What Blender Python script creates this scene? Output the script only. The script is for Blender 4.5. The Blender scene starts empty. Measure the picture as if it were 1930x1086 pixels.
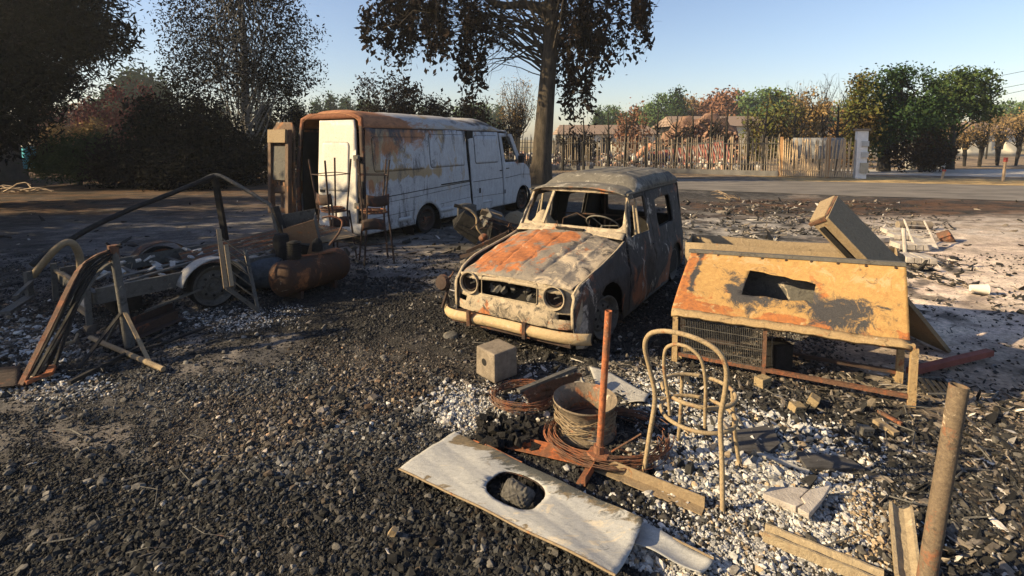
import bpy, bmesh, math, random
import numpy as np
from mathutils import Vector, Matrix, Euler
from mathutils.geometry import delaunay_2d_cdt
R = math.radians
sc = bpy.context.scene
COL = sc.collection
rnd = random.Random(7)
nr = np.random.default_rng(11)

# ---------------------------------------------------------------- camera, sky, sun, exposure
F_PX, PITCH, CAM_H, CY = 954.0, R(4.65), 1.95, 341.0
cd = bpy.data.cameras.new('camera'); cam = bpy.data.objects.new('camera', cd); COL.objects.link(cam)
cam.location = (0, 0, CAM_H); cam.rotation_euler = (R(90) - PITCH, 0, 0)
cd.sensor_width = 36; cd.lens = F_PX / 1930 * 36; cd.shift_y = -(543 - CY) / 1930
cd.clip_start = 0.05; cd.clip_end = 6000
sc.camera = cam
SUN_EL, SUN_AZ = R(25), R(191.0)          # azimuth of the sun measured from +X, counter-clockwise
w = bpy.data.worlds.new('World'); sc.world = w; w.use_nodes = True
nt = w.node_tree; nt.nodes.clear()
wo = nt.nodes.new('ShaderNodeOutputWorld'); bg = nt.nodes.new('ShaderNodeBackground')
sky = nt.nodes.new('ShaderNodeTexSky'); sky.sky_type = 'NISHITA'; sky.sun_disc = False
sky.sun_elevation = SUN_EL; sky.sun_rotation = (R(90) - SUN_AZ) % (2 * math.pi)
sky.air_density = 1.15; sky.dust_density = 0.8; sky.ozone_density = 1.7
wb = nt.nodes.new('ShaderNodeMix'); wb.data_type = 'RGBA'; wb.blend_type = 'MULTIPLY'; wb.inputs[0].default_value = 1; wb.inputs[7].default_value = (1.0, .968, 1.06, 1)   # camera white balance
nt.links.new(sky.outputs[0], wb.inputs[6]); nt.links.new(wb.outputs[2], bg.inputs[0]); bg.inputs[1].default_value = 0.073
nt.links.new(bg.outputs[0], wo.inputs[0])
ld = bpy.data.lights.new('sun', 'SUN'); ld.energy = 5.0; ld.angle = R(0.6); ld.color = (1.0, 0.79, 0.47)
sun = bpy.data.objects.new('sun', ld); COL.objects.link(sun)
sd = Vector((math.cos(SUN_AZ) * math.cos(SUN_EL), math.sin(SUN_AZ) * math.cos(SUN_EL), math.sin(SUN_EL)))
sun.rotation_euler = sd.to_track_quat('Z', 'Y').to_euler(); sun.location = sd * 60
vs = sc.view_settings; vs.view_transform = 'Standard'; vs.look = 'None'; vs.exposure = 1.18; vs.gamma = 1; vs.use_curve_mapping = False
sc.cycles.volume_bounces = 1; sc.cycles.max_bounces = 5; sc.cycles.diffuse_bounces = 3; sc.cycles.volume_max_steps = 64
sc.cycles.use_denoising = True

# ---------------------------------------------------------------- survey: photo pixel -> place on the ground
_c, _s = math.cos(PITCH), math.sin(PITCH)
def _ray(u, v):
    a = (u - 965) / F_PX; b = (CY - v) / F_PX
    return Vector((a, _c + b * _s, -_s + b * _c))
def G(u, v, z=0.0):
    r = _ray(u, v); k = (z - CAM_H) / r.z; return Vector((r.x * k, r.y * k, z))
def GY(u, v, Y):
    r = _ray(u, v); k = Y / r.y; return Vector((r.x * k, Y, r.z * k + CAM_H))

# ---------------------------------------------------------------- object helpers
def meta(o, label=None, cat=None, group=None, kind=None):
    if label: o['label'] = label
    if cat: o['category'] = cat
    if group: o['group'] = group
    if kind: o['kind'] = kind
    return o
def empty(name, label, cat, loc=(0, 0, 0), rz=0.0, group=None):
    o = bpy.data.objects.new(name, None); COL.objects.link(o); o.location = loc; o.rotation_euler = (0, 0, rz)
    o.empty_display_size = 0.2
    return meta(o, label, cat, group)
def link(name, me, mat, parent=None):
    if mat is not None and not me.materials: me.materials.append(mat)
    o = bpy.data.objects.new(name, me); COL.objects.link(o)
    if parent is not None: o.parent = parent
    return o
def copy_tree(o, parent=None):
    c = o.copy(); COL.objects.link(c)
    if parent is not None: c.parent = parent
    for ch in list(o.children): copy_tree(ch, c)
    return c
def recalc(me):
    bm = bmesh.new(); bm.from_mesh(me); bmesh.ops.recalc_face_normals(bm, faces=bm.faces); bm.to_mesh(me); bm.free()
def smooth(me, ang=35):
    me.polygons.foreach_set('use_smooth', [True] * len(me.polygons))
    me.set_sharp_from_angle(angle=R(ang))

class MB:
    def __init__(s): s.v = []; s.f = []
    def add(s, vs_, fs): n = len(s.v); s.v += [tuple(p) for p in vs_]; s.f += [tuple(i + n for i in f) for f in fs]; return s
    def box(s, c, d, rot=None, jit=0.0, taper=1.0):
        vs_ = []
        for sx, sy, sz in ((-1, -1, -1), (1, -1, -1), (1, 1, -1), (-1, 1, -1), (-1, -1, 1), (1, -1, 1), (1, 1, 1), (-1, 1, 1)):
            t = taper if sz > 0 else 1
            p = Vector((sx * d[0] / 2 * t, sy * d[1] / 2 * t, sz * d[2] / 2))
            if jit: p += Vector([rnd.uniform(-jit, jit) for _ in range(3)])
            if rot is not None: p.rotate(rot)
            vs_.append(p + Vector(c))
        return s.add(vs_, [(0, 3, 2, 1), (4, 5, 6, 7), (0, 1, 5, 4), (1, 2, 6, 5), (2, 3, 7, 6), (3, 0, 4, 7)])
    def bar(s, a, b, w_, h_, roll=0.0):
        a, b = Vector(a), Vector(b); d = b - a
        q = d.to_track_quat('Z', 'Y') @ Euler((0, 0, roll)).to_quaternion()
        return s.box((a + b) / 2, (w_, h_, d.length), q)
    def tube(s, pts, r, n=8, caps=True, closed=False):
        pts = [Vector(p) for p in pts]; m = len(pts); rr = r if hasattr(r, '__len__') else [r] * m
        up = None; base = len(s.v)
        for i, p in enumerate(pts):
            if closed: t = pts[(i + 1) % m] - pts[i - 1]
            else: t = pts[min(i + 1, m - 1)] - pts[max(i - 1, 0)]
            if t.length < 1e-9: t = Vector((0, 0, 1))
            t.normalize()
            if up is None: up = Vector((0, 0, 1)) if abs(t.z) < .9 else Vector((1, 0, 0))
            x = up.cross(t)
            if x.length < 1e-4: x = Vector((1, 0.1, 0)).cross(t)
            x.normalize(); y = t.cross(x); up = y
            for k in range(n):
                a = 2 * math.pi * k / n; s.v.append(tuple(p + (x * math.cos(a) + y * math.sin(a)) * rr[i]))
        for i in range(m if closed else m - 1):
            j = (i + 1) % m
            for k in range(n):
                k2 = (k + 1) % n; s.f.append((base + i * n + k, base + i * n + k2, base + j * n + k2, base + j * n + k))
        if caps and not closed:
            s.f.append(tuple(base + k for k in range(n))[::-1]); s.f.append(tuple(base + (m - 1) * n + k for k in range(n)))
        return s
    def lathe(s, prof, M, n=24, closed=False):
        base = len(s.v); m = len(prof)
        for (r, z) in prof:
            for k in range(n):
                a = 2 * math.pi * k / n; s.v.append(tuple(M @ Vector((r * math.cos(a), r * math.sin(a), z))))
        for i in range(m if closed else m - 1):
            j = (i + 1) % m
            for k in range(n):
                k2 = (k + 1) % n; s.f.append((base + i * n + k, base + i * n + k2, base + j * n + k2, base + j * n + k))
        return s
    def grid(s, nu, nv, fn):
        base = len(s.v)
        for i in range(nu + 1):
            for j in range(nv + 1): s.v.append(tuple(fn(i / nu, j / nv)))
        for i in range(nu):
            for j in range(nv):
                a = base + i * (nv + 1) + j; s.f.append((a, a + 1, a + nv + 2, a + nv + 1))
        return s
    def build(s, name, mat, parent=None, sm=None, solid=0, bevel=0, fix=True, off=0):
        me = bpy.data.meshes.new(name); me.from_pydata(s.v, [], s.f); me.update()
        if fix: recalc(me)
        if sm: smooth(me, sm)
        o = link(name, me, mat, parent)
        if solid:
            m = o.modifiers.new('s', 'SOLIDIFY'); m.thickness = solid; m.offset = off
        if bevel:
            m = o.modifiers.new('b', 'BEVEL'); m.width = bevel; m.segments = 2; m.limit_method = 'ANGLE'; m.angle_limit = R(40)
        return o

def inside(p, poly):
    x, y = p; c = False; j = len(poly) - 1
    for i in range(len(poly)):
        xi, yi = poly[i]; xj, yj = poly[j]
        if (yi > y) != (yj > y) and x < (xj - xi) * (y - yi) / (yj - yi + 1e-12) + xi: c = not c
        j = i
    return c
def dens(poly, step):
    out = []
    for i in range(len(poly)):
        a, b = Vector(poly[i]), Vector(poly[(i + 1) % len(poly)])
        n = max(1, int((b - a).length / step))
        out += [tuple(a.lerp(b, k / n)) for k in range(n)]
    return out
def circle(cx, cy, rx, ry=None, n=24, a0=0, a1=360):
    ry = ry or rx
    full = abs(a1 - a0) >= 360
    m = n if full else n + 1
    return [(cx + rx * math.cos(R(a0 + (a1 - a0) * k / n)), cy + ry * math.sin(R(a0 + (a1 - a0) * k / n))) for k in range(m)]
def rrect(x0, z0, x1, z1, r, n=4):
    P = []
    for (cx, cy, a) in ((x1 - r, z1 - r, 0), (x0 + r, z1 - r, 90), (x0 + r, z0 + r, 180), (x1 - r, z0 + r, 270)):
        P += [(cx + r * math.cos(R(a + 90 * k / n)), cy + r * math.sin(R(a + 90 * k / n))) for k in range(n + 1)]
    return P
def panel(name, outer, holes, fn, mat, parent=None, step=.06, solid=.006, sm=30, jit=0.0):
    """cut sheet: 2D outline with openings, mapped by fn into 3D, with thickness"""
    loops = [dens(outer, step)] + [dens(h, step) for h in holes]
    P = []; E = []
    for L in loops:
        n = len(P); P += L; E += [(n + i, n + (i + 1) % len(L)) for i in range(len(L))]
    xs = [p[0] for p in outer]; zs = [p[1] for p in outer]
    x = min(xs) + step / 2; 
    bnd = [Vector(p) for L in loops for p in L]
    arr = np.array([[b.x, b.y] for b in bnd])
    while x < max(xs):
        z = min(zs) + step / 2
        while z < max(zs):
            if ((arr - (x, z)) ** 2).sum(1).min() > (step * .45) ** 2 and inside((x, z), outer) and not any(inside((x, z), h) for h in holes): P.append((x, z))
            z += step
        x += step
    r = delaunay_2d_cdt([Vector(p) for p in P], E, [], 0, 1e-6)
    V2, F2 = r[0], r[2]; F3 = []
    for f in F2:
        c = sum((V2[i] for i in f), Vector((0, 0))) / len(f)
        if inside(c, outer) and not any(inside(c, h) for h in holes): F3.append(tuple(f))
    used = sorted({i for f in F3 for i in f}); idx = {i: k for k, i in enumerate(used)}
    mb = MB(); mb.v = [tuple(Vector(fn(V2[i].x, V2[i].y)) + (Vector([rnd.gauss(0, jit) for _ in range(3)]) if jit else Vector())) for i in used]
    mb.f = [tuple(idx[i] for i in f) for f in F3]
    return mb.build(name, mat, parent, sm=sm, solid=solid)

# numpy value noise
_perm = nr.random((256, 256))
def vnoise(x, y):
    xi = np.floor(x).astype(int); yi = np.floor(y).astype(int); fx = x - xi; fy = y - yi
    fx = fx * fx * (3 - 2 * fx); fy = fy * fy * (3 - 2 * fy)
    g = lambda a, b: _perm[a % 256, b % 256]
    return (g(xi, yi) * (1 - fx) + g(xi + 1, yi) * fx) * (1 - fy) + (g(xi, yi + 1) * (1 - fx) + g(xi + 1, yi + 1) * fx) * fy
def fbm(x, y, o=4):
    s_ = 0; a = .5; t = 0
    for k in range(o): s_ = s_ + a * vnoise(x * 2 ** k + 17.3 * k, y * 2 ** k + 5.1 * k); t += a; a *= .55
    return s_ / t
def sstep(a, b, x): t = np.clip((x - a) / (b - a), 0, 1); return t * t * (3 - 2 * t)
def paint(o, fn):
    """wear attribute: R rust, G soot, B pale ash, by place on the thing"""
    me = o.data; n = len(me.vertices); co = np.empty(n * 3); me.vertices.foreach_get('co', co); co = co.reshape(-1, 3)
    a = me.color_attributes.new('wear', 'FLOAT_COLOR', 'POINT')
    c = np.zeros((n, 4)); c[:, 3] = 1
    r, g, b = fn(co[:, 0], co[:, 1], co[:, 2])
    c[:, 0] = r; c[:, 1] = g; c[:, 2] = b
    a.data.foreach_set('color', c.ravel()); return o

# ---------------------------------------------------------------- materials
class N:
    def __init__(s, name, rough=.85, spec=.3, metal=0.0):
        s.m = bpy.data.materials.new(name); s.m.use_nodes = True; s.t = s.m.node_tree
        s.b = s.t.nodes['Principled BSDF']; s.b.inputs['Roughness'].default_value = rough
        s.b.inputs['Specular IOR Level'].default_value = spec; s.b.inputs['Metallic'].default_value = metal
        s.co = s.t.nodes.new('ShaderNodeTexCoord').outputs['Object']
    def l(s, a, b): s.t.links.new(a, b)
    def noise(s, scale, detail=6, rough=.6, stretch=None, dist=0.0, off=0):
        n = s.t.nodes.new('ShaderNodeTexNoise'); n.inputs['Scale'].default_value = scale; n.inputs['Detail'].default_value = detail
        n.inputs['Roughness'].default_value = rough; n.inputs['Distortion'].default_value = dist
        mp = s.t.nodes.new('ShaderNodeMapping'); mp.inputs['Scale'].default_value = stretch or (1, 1, 1); mp.inputs['Location'].default_value = (off, off * .7, off * .3)
        s.l(s.co, mp.inputs[0]); s.l(mp.outputs[0], n.inputs['Vector']); return n.outputs['Fac']
    def ramp(s, fac, stops):
        r = s.t.nodes.new('ShaderNodeValToRGB'); e = r.color_ramp.elements
        while len(e) < len(stops): e.new(0.5)
        for k, (p, c) in enumerate(stops): e[k].position = p; e[k].color = (*c, 1) if len(c) == 3 else c
        s.l(fac, r.inputs[0]); return r.outputs[0]
    def math(s, op, a, b=None, clamp=False):
        n = s.t.nodes.new('ShaderNodeMath'); n.operation = op; n.use_clamp = clamp
        for i, q in enumerate((a, b)):
            if q is None: continue
            if isinstance(q, (int, float)): n.inputs[i].default_value = q
            else: s.l(q, n.inputs[i])
        return n.outputs[0]
    def rng(s, v, a, b, c=0, d=1):
        n = s.t.nodes.new('ShaderNodeMapRange'); n.inputs[1].default_value = a; n.inputs[2].default_value = b; n.inputs[3].default_value = c; n.inputs[4].default_value = d
        s.l(v, n.inputs[0]); return n.outputs[0]
    def mix(s, f, a, b):
        n = s.t.nodes.new('ShaderNodeMix'); n.data_type = 'RGBA'
        for i, q in ((0, f), (6, a), (7, b)):
            if isinstance(q, (int, float)): n.inputs[i].default_value = q
            elif isinstance(q, tuple): n.inputs[i].default_value = (*q, 1)
            else: s.l(q, n.inputs[i])
        return n.outputs[2]
    def attr(s, name, typ='GEOMETRY'):
        n = s.t.nodes.new('ShaderNodeAttribute'); n.attribute_name = name; n.attribute_type = typ; return n
    def sep(s, c):
        n = s.t.nodes.new('ShaderNodeSeparateColor'); s.l(c, n.inputs[0]); return n.outputs
    def bump(s, h, strength=.4, dist=.01):
        n = s.t.nodes.new('ShaderNodeBump'); n.inputs['Strength'].default_value = strength; n.inputs['Distance'].default_value = dist
        s.l(h, n.inputs['Height']); s.l(n.outputs[0], s.b.inputs['Normal'])
    def col(s, c):
        if isinstance(c, tuple): s.b.inputs['Base Color'].default_value = (*c, 1)
        else: s.l(c, s.b.inputs['Base Color'])
        return s.m

def burnt(name, base, rust=(.42, .15, .045), rust2=(.13, .045, .02), pale=(.52, .42, .30), soot=(.022, .02, .019),
          r0=0.0, s0=0.0, p0=0.0, scale=3.0, stretch=(1, 1, 1), speck=.35, rough=.8, base2=None, bump=.35, spec=.25, metal=0.0):
    n = N(name, rough, spec, metal)
    at = n.sep(n.attr('wear').outputs['Color'])
    K = lambda q: n.rng(q, .34, .66)
    n1 = K(n.noise(scale, 10, .70, stretch, .6)); n2 = K(n.noise(scale * 1.7, 10, .70, stretch, .8, 5.3)); n3 = K(n.noise(scale * 1.3, 10, .72, stretch, 1.0, 11.7))
    fine = n.noise(scale * 28, 5, .7, None, 0, 3.1)
    mid = K(n.noise(scale * 5.5, 8, .75, stretch, .7, 21.0))
    b = n.mix(mid, base, base2 or tuple(c * .62 for c in base)); b = n.mix(n.math('MULTIPLY', n.rng(fine, .45, .7), .35), b, tuple(c * .35 for c in base))
    rc = n.mix(n.rng(n.noise(scale * 5, 8, .7, stretch, .5, 8.8), .35, .62), rust2, rust)
    fr = n.rng(n.math('ADD', n.math('ADD', at[0], r0 - .09), n.math('ADD', n.math('MULTIPLY', n1, .9), n.math('MULTIPLY', fine, .18))), .72, .92)
    c = n.mix(fr, b, rc)
    fp = n.rng(n.math('ADD', n.math('ADD', at[2], p0 - .09), n.math('ADD', n.math('MULTIPLY', n3, .9), n.math('MULTIPLY', fine, .18))), .74, .90)
    c = n.mix(fp, c, n.mix(n.rng(fine, .3, .7), tuple(q * .75 for q in pale), pale))
    fs = n.rng(n.math('ADD', n.math('ADD', at[1], s0 - .30), n.math('ADD', n.math('MULTIPLY', n2, .9), n.math('MULTIPLY', n.noise(scale * 20, 4, .75, None, 0, 7.7), .6))), .66, 1.04)
    c = n.mix(fs, c, n.mix(n.rng(fine, .4, .7), soot, tuple(q * 1.8 for q in soot)))
    sp = n.rng(n.noise(scale * 60, 3, .6, None, 0, 1.7), .60, .68)
    c = n.mix(n.math('MULTIPLY', sp, speck), c, tuple(q * 2.0 for q in soot))
    h = n.math('ADD', n.math('MULTIPLY', fine, .5), n.math('MULTIPLY', n3, 1.5))
    n.bump(h, bump, .012)
    return n.col(c)
def plain(name, c1, c2, scale=8, rough=.85, bump=.3, stretch=None, dist=.01, spec=.2):
    n = N(name, rough, spec); a = n.noise(scale, 7, .65, stretch, .3); b = n.noise(scale * 9, 4, .7, stretch)
    n.bump(n.math('ADD', a, b), bump, dist)
    return n.col(n.mix(n.rng(n.math('ADD', n.math('MULTIPLY', a, .7), n.math('MULTIPLY', b, .3)), .36, .64), c1, c2))
def leafmat(name, cols, scale=1.2, fine=18, trans=.15, rough=.9):
    n = N(name, rough, .04); a = n.noise(scale, 4, .6); b = n.noise(fine, 2, .6, None, 0, 4.0)
    f = n.math('ADD', n.math('MULTIPLY', a, .55), n.math('MULTIPLY', b, .45))
    k = len(cols); c = n.ramp(f, [(.34 + .32 * i / max(1, k - 1), cols[i]) for i in range(k)])
    return n.col(c)

M = {}
M['soot'] = plain('soot_black', (.012, .011, .011), (.035, .032, .03), 6)
M['char'] = plain('charcoal', (.008, .008, .008), (.03, .027, .025), 14, bump=.8, dist=.02)
M['void'] = plain('charred_interior', (.010, .009, .009), (.022, .02, .018), 5)
M['rust'] = burnt('rusty_steel', (.15, .08, .05), rust=(.27, .10, .045), rust2=(.10, .04, .025), r0=.25, s0=.1, p0=-.1, scale=7)
M['rustbright'] = burnt('bright_rust_steel', (.24, .11, .06), rust=(.42, .135, .05), rust2=(.17, .06, .03), r0=.35, s0=-.05, p0=-.1, scale=9)
M['rustdark'] = burnt('dark_rusty_steel', (.06, .038, .03), rust=(.18, .07, .035), r0=.10, s0=.12, p0=-.15, scale=5)
M['steelgrey'] = burnt('scorched_grey_steel', (.12, .112, .10), r0=-.08, s0=.08, p0=-.05, scale=5)
M['tan'] = burnt('scorched_tan_steel', (.30, .225, .135), rust=(.30, .15, .06), base2=(.20, .145, .09), r0=.0, s0=-.08, p0=-.08, scale=9, speck=.3)
M['pale'] = burnt('ash_whitened_steel', (.40, .38, .35), r0=-.1, s0=-.05, p0=.0, pale=(.5, .45, .38), scale=6)
M['concrete'] = plain('concrete', (.13, .105, .08), (.27, .22, .165), 12, bump=.8)
M['stone'] = plain('pale_stone', (.27, .235, .205), (.48, .43, .38), 9, bump=.6)
M['brick'] = burnt('scorched_tan_brick', (.36, .27, .15), base2=(.22, .16, .09), rust=(.3, .18, .09), r0=-.05, s0=-.02, p0=-.05, scale=18, bump=.5)
M['terracotta'] = plain('terracotta', (.34, .13, .07), (.5, .24, .14), 3)
M['bark'] = plain('burnt_bark', (.022, .018, .014), (.10, .078, .055), 7, bump=1.0, stretch=(1, 1, .22), dist=.05)
M['barkdark'] = plain('charred_bark', (.012, .011, .010), (.04, .035, .03), 7, bump=.7, dist=.03)
M['wood'] = plain('weathered_wood', (.20, .14, .09), (.42, .31, .20), 5, stretch=(4, 4, .5), bump=.4)
M['white'] = plain('white_paint', (.55, .54, .52), (.72, .70, .67), 3, bump=.1)
M['red'] = plain('red_paint', (.30, .05, .04), (.42, .09, .065), 5, bump=.1)
M['dullred'] = plain('dull_red_roofing', (.15, .05, .04), (.30, .10, .075), 2, bump=.1)
# ---------------------------------------------------------------- ground
def to_px(x, y, z=0.0):
    dz = z - CAM_H; d = np.maximum(y * _c - dz * _s, 0.05); u_ = y * _s + dz * _c
    return 965 + F_PX * x / d, CY - F_PX * u_ / d
def blob(U, V, u, v, ru, rv, soft=.35):
    q = np.sqrt(((U - u) / ru) ** 2 + ((V - v) / rv) ** 2); return 1 - sstep(1 - soft, 1 + soft, q)
def zones(x, y):
    """ground cover by place: returns albedo (n,3), grit (relief), and gravel weights"""
    U, V = to_px(x, y)
    far = y > 26
    n1 = fbm(x * .9, y * .9); n2 = fbm(x * 3.1 + 40, y * 3.1, 5); n3 = fbm(x * .35 + 9, y * .35)
    n4 = fbm(x * 9 + 3, y * 9, 4); nw = fbm(x * 2.2 + 30, y * 5.5 + 60, 5)
    wob = (n1 - .5) * 1.1 + (n4 - .5) * .6
    B = lambda u, v, ru, rv, s=.4: np.clip(blob(U, V, u, v, ru, rv, s) + wob * (blob(U, V, u, v, ru * 1.3, rv * 1.3, .5) > 0.02) * .9, 0, 1) * (y > .6)
    C = np.empty((len(x), 3)); C[:] = (.034, .031, .029)
    def lay(w, c, c2=None, nn=None):
        nonlocal C
        c = np.array(c); 
        if c2 is not None: c = c + (np.array(c2) - c) * (sstep(.38, .62, nn if nn is not None else n2))[:, None]
        C = C * (1 - w[:, None]) + c * w[:, None]
    lay(sstep(.45, .68, n2), (.060, .055, .049))
    lay(sstep(.60, .78, n4) * .6, (.12, .11, .10))
    # scorched lawn on the left and behind
    L = sstep(420, 385, V + wob * 30) * sstep(560, 380, U) + (y > 13) * (x < -7)
    lay(np.clip(L, 0, 1), (.035, .027, .02), (.10, .055, .028), nw)
    lay(B(500, 470, 380, 75, .5) * .8, (.09, .083, .078), (.17, .155, .145), nw)
    lay(B(745, 505, 120, 60, .5) * .9, (.15, .13, .115), (.30, .26, .22), nw)
    lay(B(680, 585, 250, 50) * .85, (.014, .013, .013))
    lay(B(960, 640, 160, 40) * .6, (.02, .019, .018))
    lay(B(250, 900, 420, 200, .5) * .6, (.055, .05, .046), (.11, .10, .093))
    lay(B(110, 610, 150, 50, .6) * .5, (.2, .2, .2), (.1, .1, .1))
    lay(B(60, 680, 110, 70, .6) * .4, (.25, .25, .26), (.05, .05, .05))
    ap = sstep(.50, .64, fbm(x * .8 + 3, y * 1.1 + 90, 4)) * (U < 800) * (V > 420)
    lay(ap * .85, (.075, .070, .068), (.16, .14, .125), n2)
    # ash fields on the right
    lay(B(1450, 425, 190, 45, .5), (.30, .27, .24), (.05, .047, .045), nw)
    lay(B(1790, 560, 270, 130, .5), (.66, .53, .42), (.56, .44, .36), nw)
    lay(B(1640, 490, 200, 55, .5) * sstep(.50, .62, n2), (.05, .045, .045))
    lay(B(1720, 590, 150, 60, .5) * sstep(.52, .64, n2) * .8, (.06, .05, .045))
    lay(B(1850, 420, 260, 26, .6) * sstep(.42, .55, nw), (.42, .36, .31))
    lay(B(1640, 720, 110, 55, .5) * .9, (.34, .28, .21), (.06, .05, .045))
    lay(B(1880, 770, 150, 90, .5) * .9, (.36, .28, .21), (.26, .2, .16))
    lay(B(1560, 800, 200, 60, .5) * .95, (.018, .017, .016))
    lay(B(1830, 930, 160, 110, .5) * .9, (.03, .026, .022), (.06, .05, .042))
    lay(B(1150, 710, 110, 32, .5) * .8, (.38, .33, .27), (.1, .09, .08))
    lay(B(1440, 900, 200, 120, .4) * .55, (.16, .15, .14))
    lay(B(900, 770, 110, 45, .4) * .6, (.2, .19, .17))
    # burnt verge along the road and the far side of it
    lay(B(1650, 392, 420, 17, .5) * .95, (.025, .02, .017), (.09, .045, .022), nw)
    bey = sstep(0, 1.2, y - (25.4 - .40 * (x - 8)) ) * (x > -4)
    lay(bey, (.26, .19, .12), (.12, .09, .065), n2)
    ver = sstep(-.3, .6, y - (22.3 - .28 * (x - 17.5))) * sstep(.3, -.6, y - (27 - .28 * (x - 17.5))) * sstep(12, 14, x)
    lay(ver, (.44, .30, .13), (.28, .19, .09), n2)
    lay(1.0 * (y > 70), (.30, .22, .12), (.18, .16, .08), n3)
    return C, U, V, n1, n2, n4
def axis(lo, dlo, dhi, hi, step, growth):
    a = list(np.arange(dlo, dhi, step)); s_ = step
    x = dhi
    while x < hi: a.append(x); s_ *= growth; x += s_
    a.append(hi); s_ = step; x = dlo; pre = []
    while x > lo: s_ *= growth; x -= s_; pre.append(max(x, lo))
    return np.array(sorted(set(pre + a)))
gx = axis(-1500, -5, 5.5, 1500, .045, 1.022); gy = axis(-300, 1.3, 9, 2600, .045, 1.022)
X, Y = np.meshgrid(gx, gy); xf, yf = X.ravel(), Y.ravel()
Cg, U, V, n1, n2, n4 = zones(xf, yf)
near = np.exp(-((np.maximum(np.abs(xf) - 6, 0) / 4) ** 2)) * np.exp(-(np.maximum(yf - 9, 0) / 6) ** 2)
Zg = ((fbm(xf * 1.1, yf * 1.1) - .5) * .05 + (fbm(xf * 6, yf * 6, 5) - .5) * .035 + (n4 - .5) * .02 - .012) * near
Zg = np.minimum(Zg, .03)
me = bpy.data.meshes.new('ground'); nx, ny = len(gx), len(gy)
me.vertices.add(nx * ny); me.vertices.foreach_set('co', np.stack([xf, yf, Zg], 1).astype('f').ravel())
ii, jj = np.meshgrid(np.arange(nx - 1), np.arange(ny - 1)); q = (jj * nx + ii).ravel()
fc = np.stack([q, q + 1, q + nx + 1, q + nx], 1); nf = len(fc)
me.loops.add(nf * 4); me.loops.foreach_set('vertex_index', fc.ravel().astype('i')); me.polygons.add(nf)
me.polygons.foreach_set('loop_start', np.arange(0, nf * 4, 4)); me.polygons.foreach_set('loop_total', np.full(nf, 4)); me.update(); me.validate()
ca = me.color_attributes.new('cover', 'FLOAT_COLOR', 'POINT'); ca.data.foreach_set('color', np.concatenate([Cg, np.ones((len(Cg), 1))], 1).astype('f').ravel())
me.polygons.foreach_set('use_smooth', [True] * nf)
n = N('burnt_ground', .95, .15)
cv = n.attr('cover').outputs['Color']
f1 = n.noise(30, 8, .75); f2 = n.noise(4.5, 8, .7, (1, 1, 1), .6, 3); f3 = n.noise(110, 3, .7)
mul = n.math('MULTIPLY', n.rng(f1, .3, .7, .45, 1.6), n.rng(f2, .3, .7, .6, 1.45))
mm = n.t.nodes.new('ShaderNodeVectorMath'); mm.operation = 'SCALE'; n.l(cv, mm.inputs[0]); n.l(mul, mm.inputs['Scale'])
flake = n.rng(f3, .60, .66)
n.l(n.mix(n.math('MULTIPLY', flake, n.rng(f2, .45, .6)), mm.outputs[0], (.20, .19, .18)), n.b.inputs['Base Color'])
n.bump(n.math('ADD', n.math('MULTIPLY', f1, .7), n.math('MULTIPLY', f3, .3)), .9, .035)
go = link('ground', me, n.m); meta(go, 'burnt yard ground of black cinders, grey ash and pale sand', kind='structure')

def height_at(x, y):
    i = min(max(np.searchsorted(gx, x) - 1, 0), nx - 2); j = min(max(np.searchsorted(gy, y) - 1, 0), ny - 2)
    return float(Zg[j * nx + i])

def strip(name, A, Bp, z, mat, kind='structure', label=None):
    mb = MB(); k = len(A)
    for a, b in zip(A, Bp): mb.v += [(a[0], a[1], z), (b[0], b[1], z)]
    mb.f = [(2 * i, 2 * i + 2, 2 * i + 3, 2 * i + 1) for i in range(k - 1)]
    o = mb.build(name, mat); return meta(o, label, kind=kind)
n = N('old_asphalt', .9, .2); a = n.noise(.6, 6, .6, (1, 3, 1)); b = n.noise(50, 4, .7)
n.bump(b, .3, .01); M['asphalt'] = n.col(n.mix(n.rng(n.math('ADD', n.math('MULTIPLY', a, .7), n.math('MULTIPLY', b, .3)), .35, .65), (.08, .073, .066), (.21, .185, .16)))
strip('road', [(60, 3), (30, 11), (16.2, 16), (11.4, 17.6), (6.8, 19.6), (0, 22.8), (-10, 27.5), (-60, 50)],
      [(70, 8), (40, 15.5), (20.6, 21.6), (15.4, 23.2), (8.6, 25.0), (1, 28), (-8, 32), (-58, 55)], .012, M['asphalt'], label='narrow grey asphalt road crossing behind the burnt yard')
strip('driveway', [(19.3, 28.4), (26, 26.2), (40, 24), (90, 15)], [(20.5, 33), (29, 33), (46, 33.5), (110, 26)], .012, plain('pale_gravel', (.30, .27, .24), (.50, .46, .41), 3), label='pale gravel drive beyond the golden verge')
strip('far_road', [(36, 60), (140, 48)], [(37, 66), (150, 56)], .012, M['asphalt'], label='distant road beyond the hedgerow')

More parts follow.
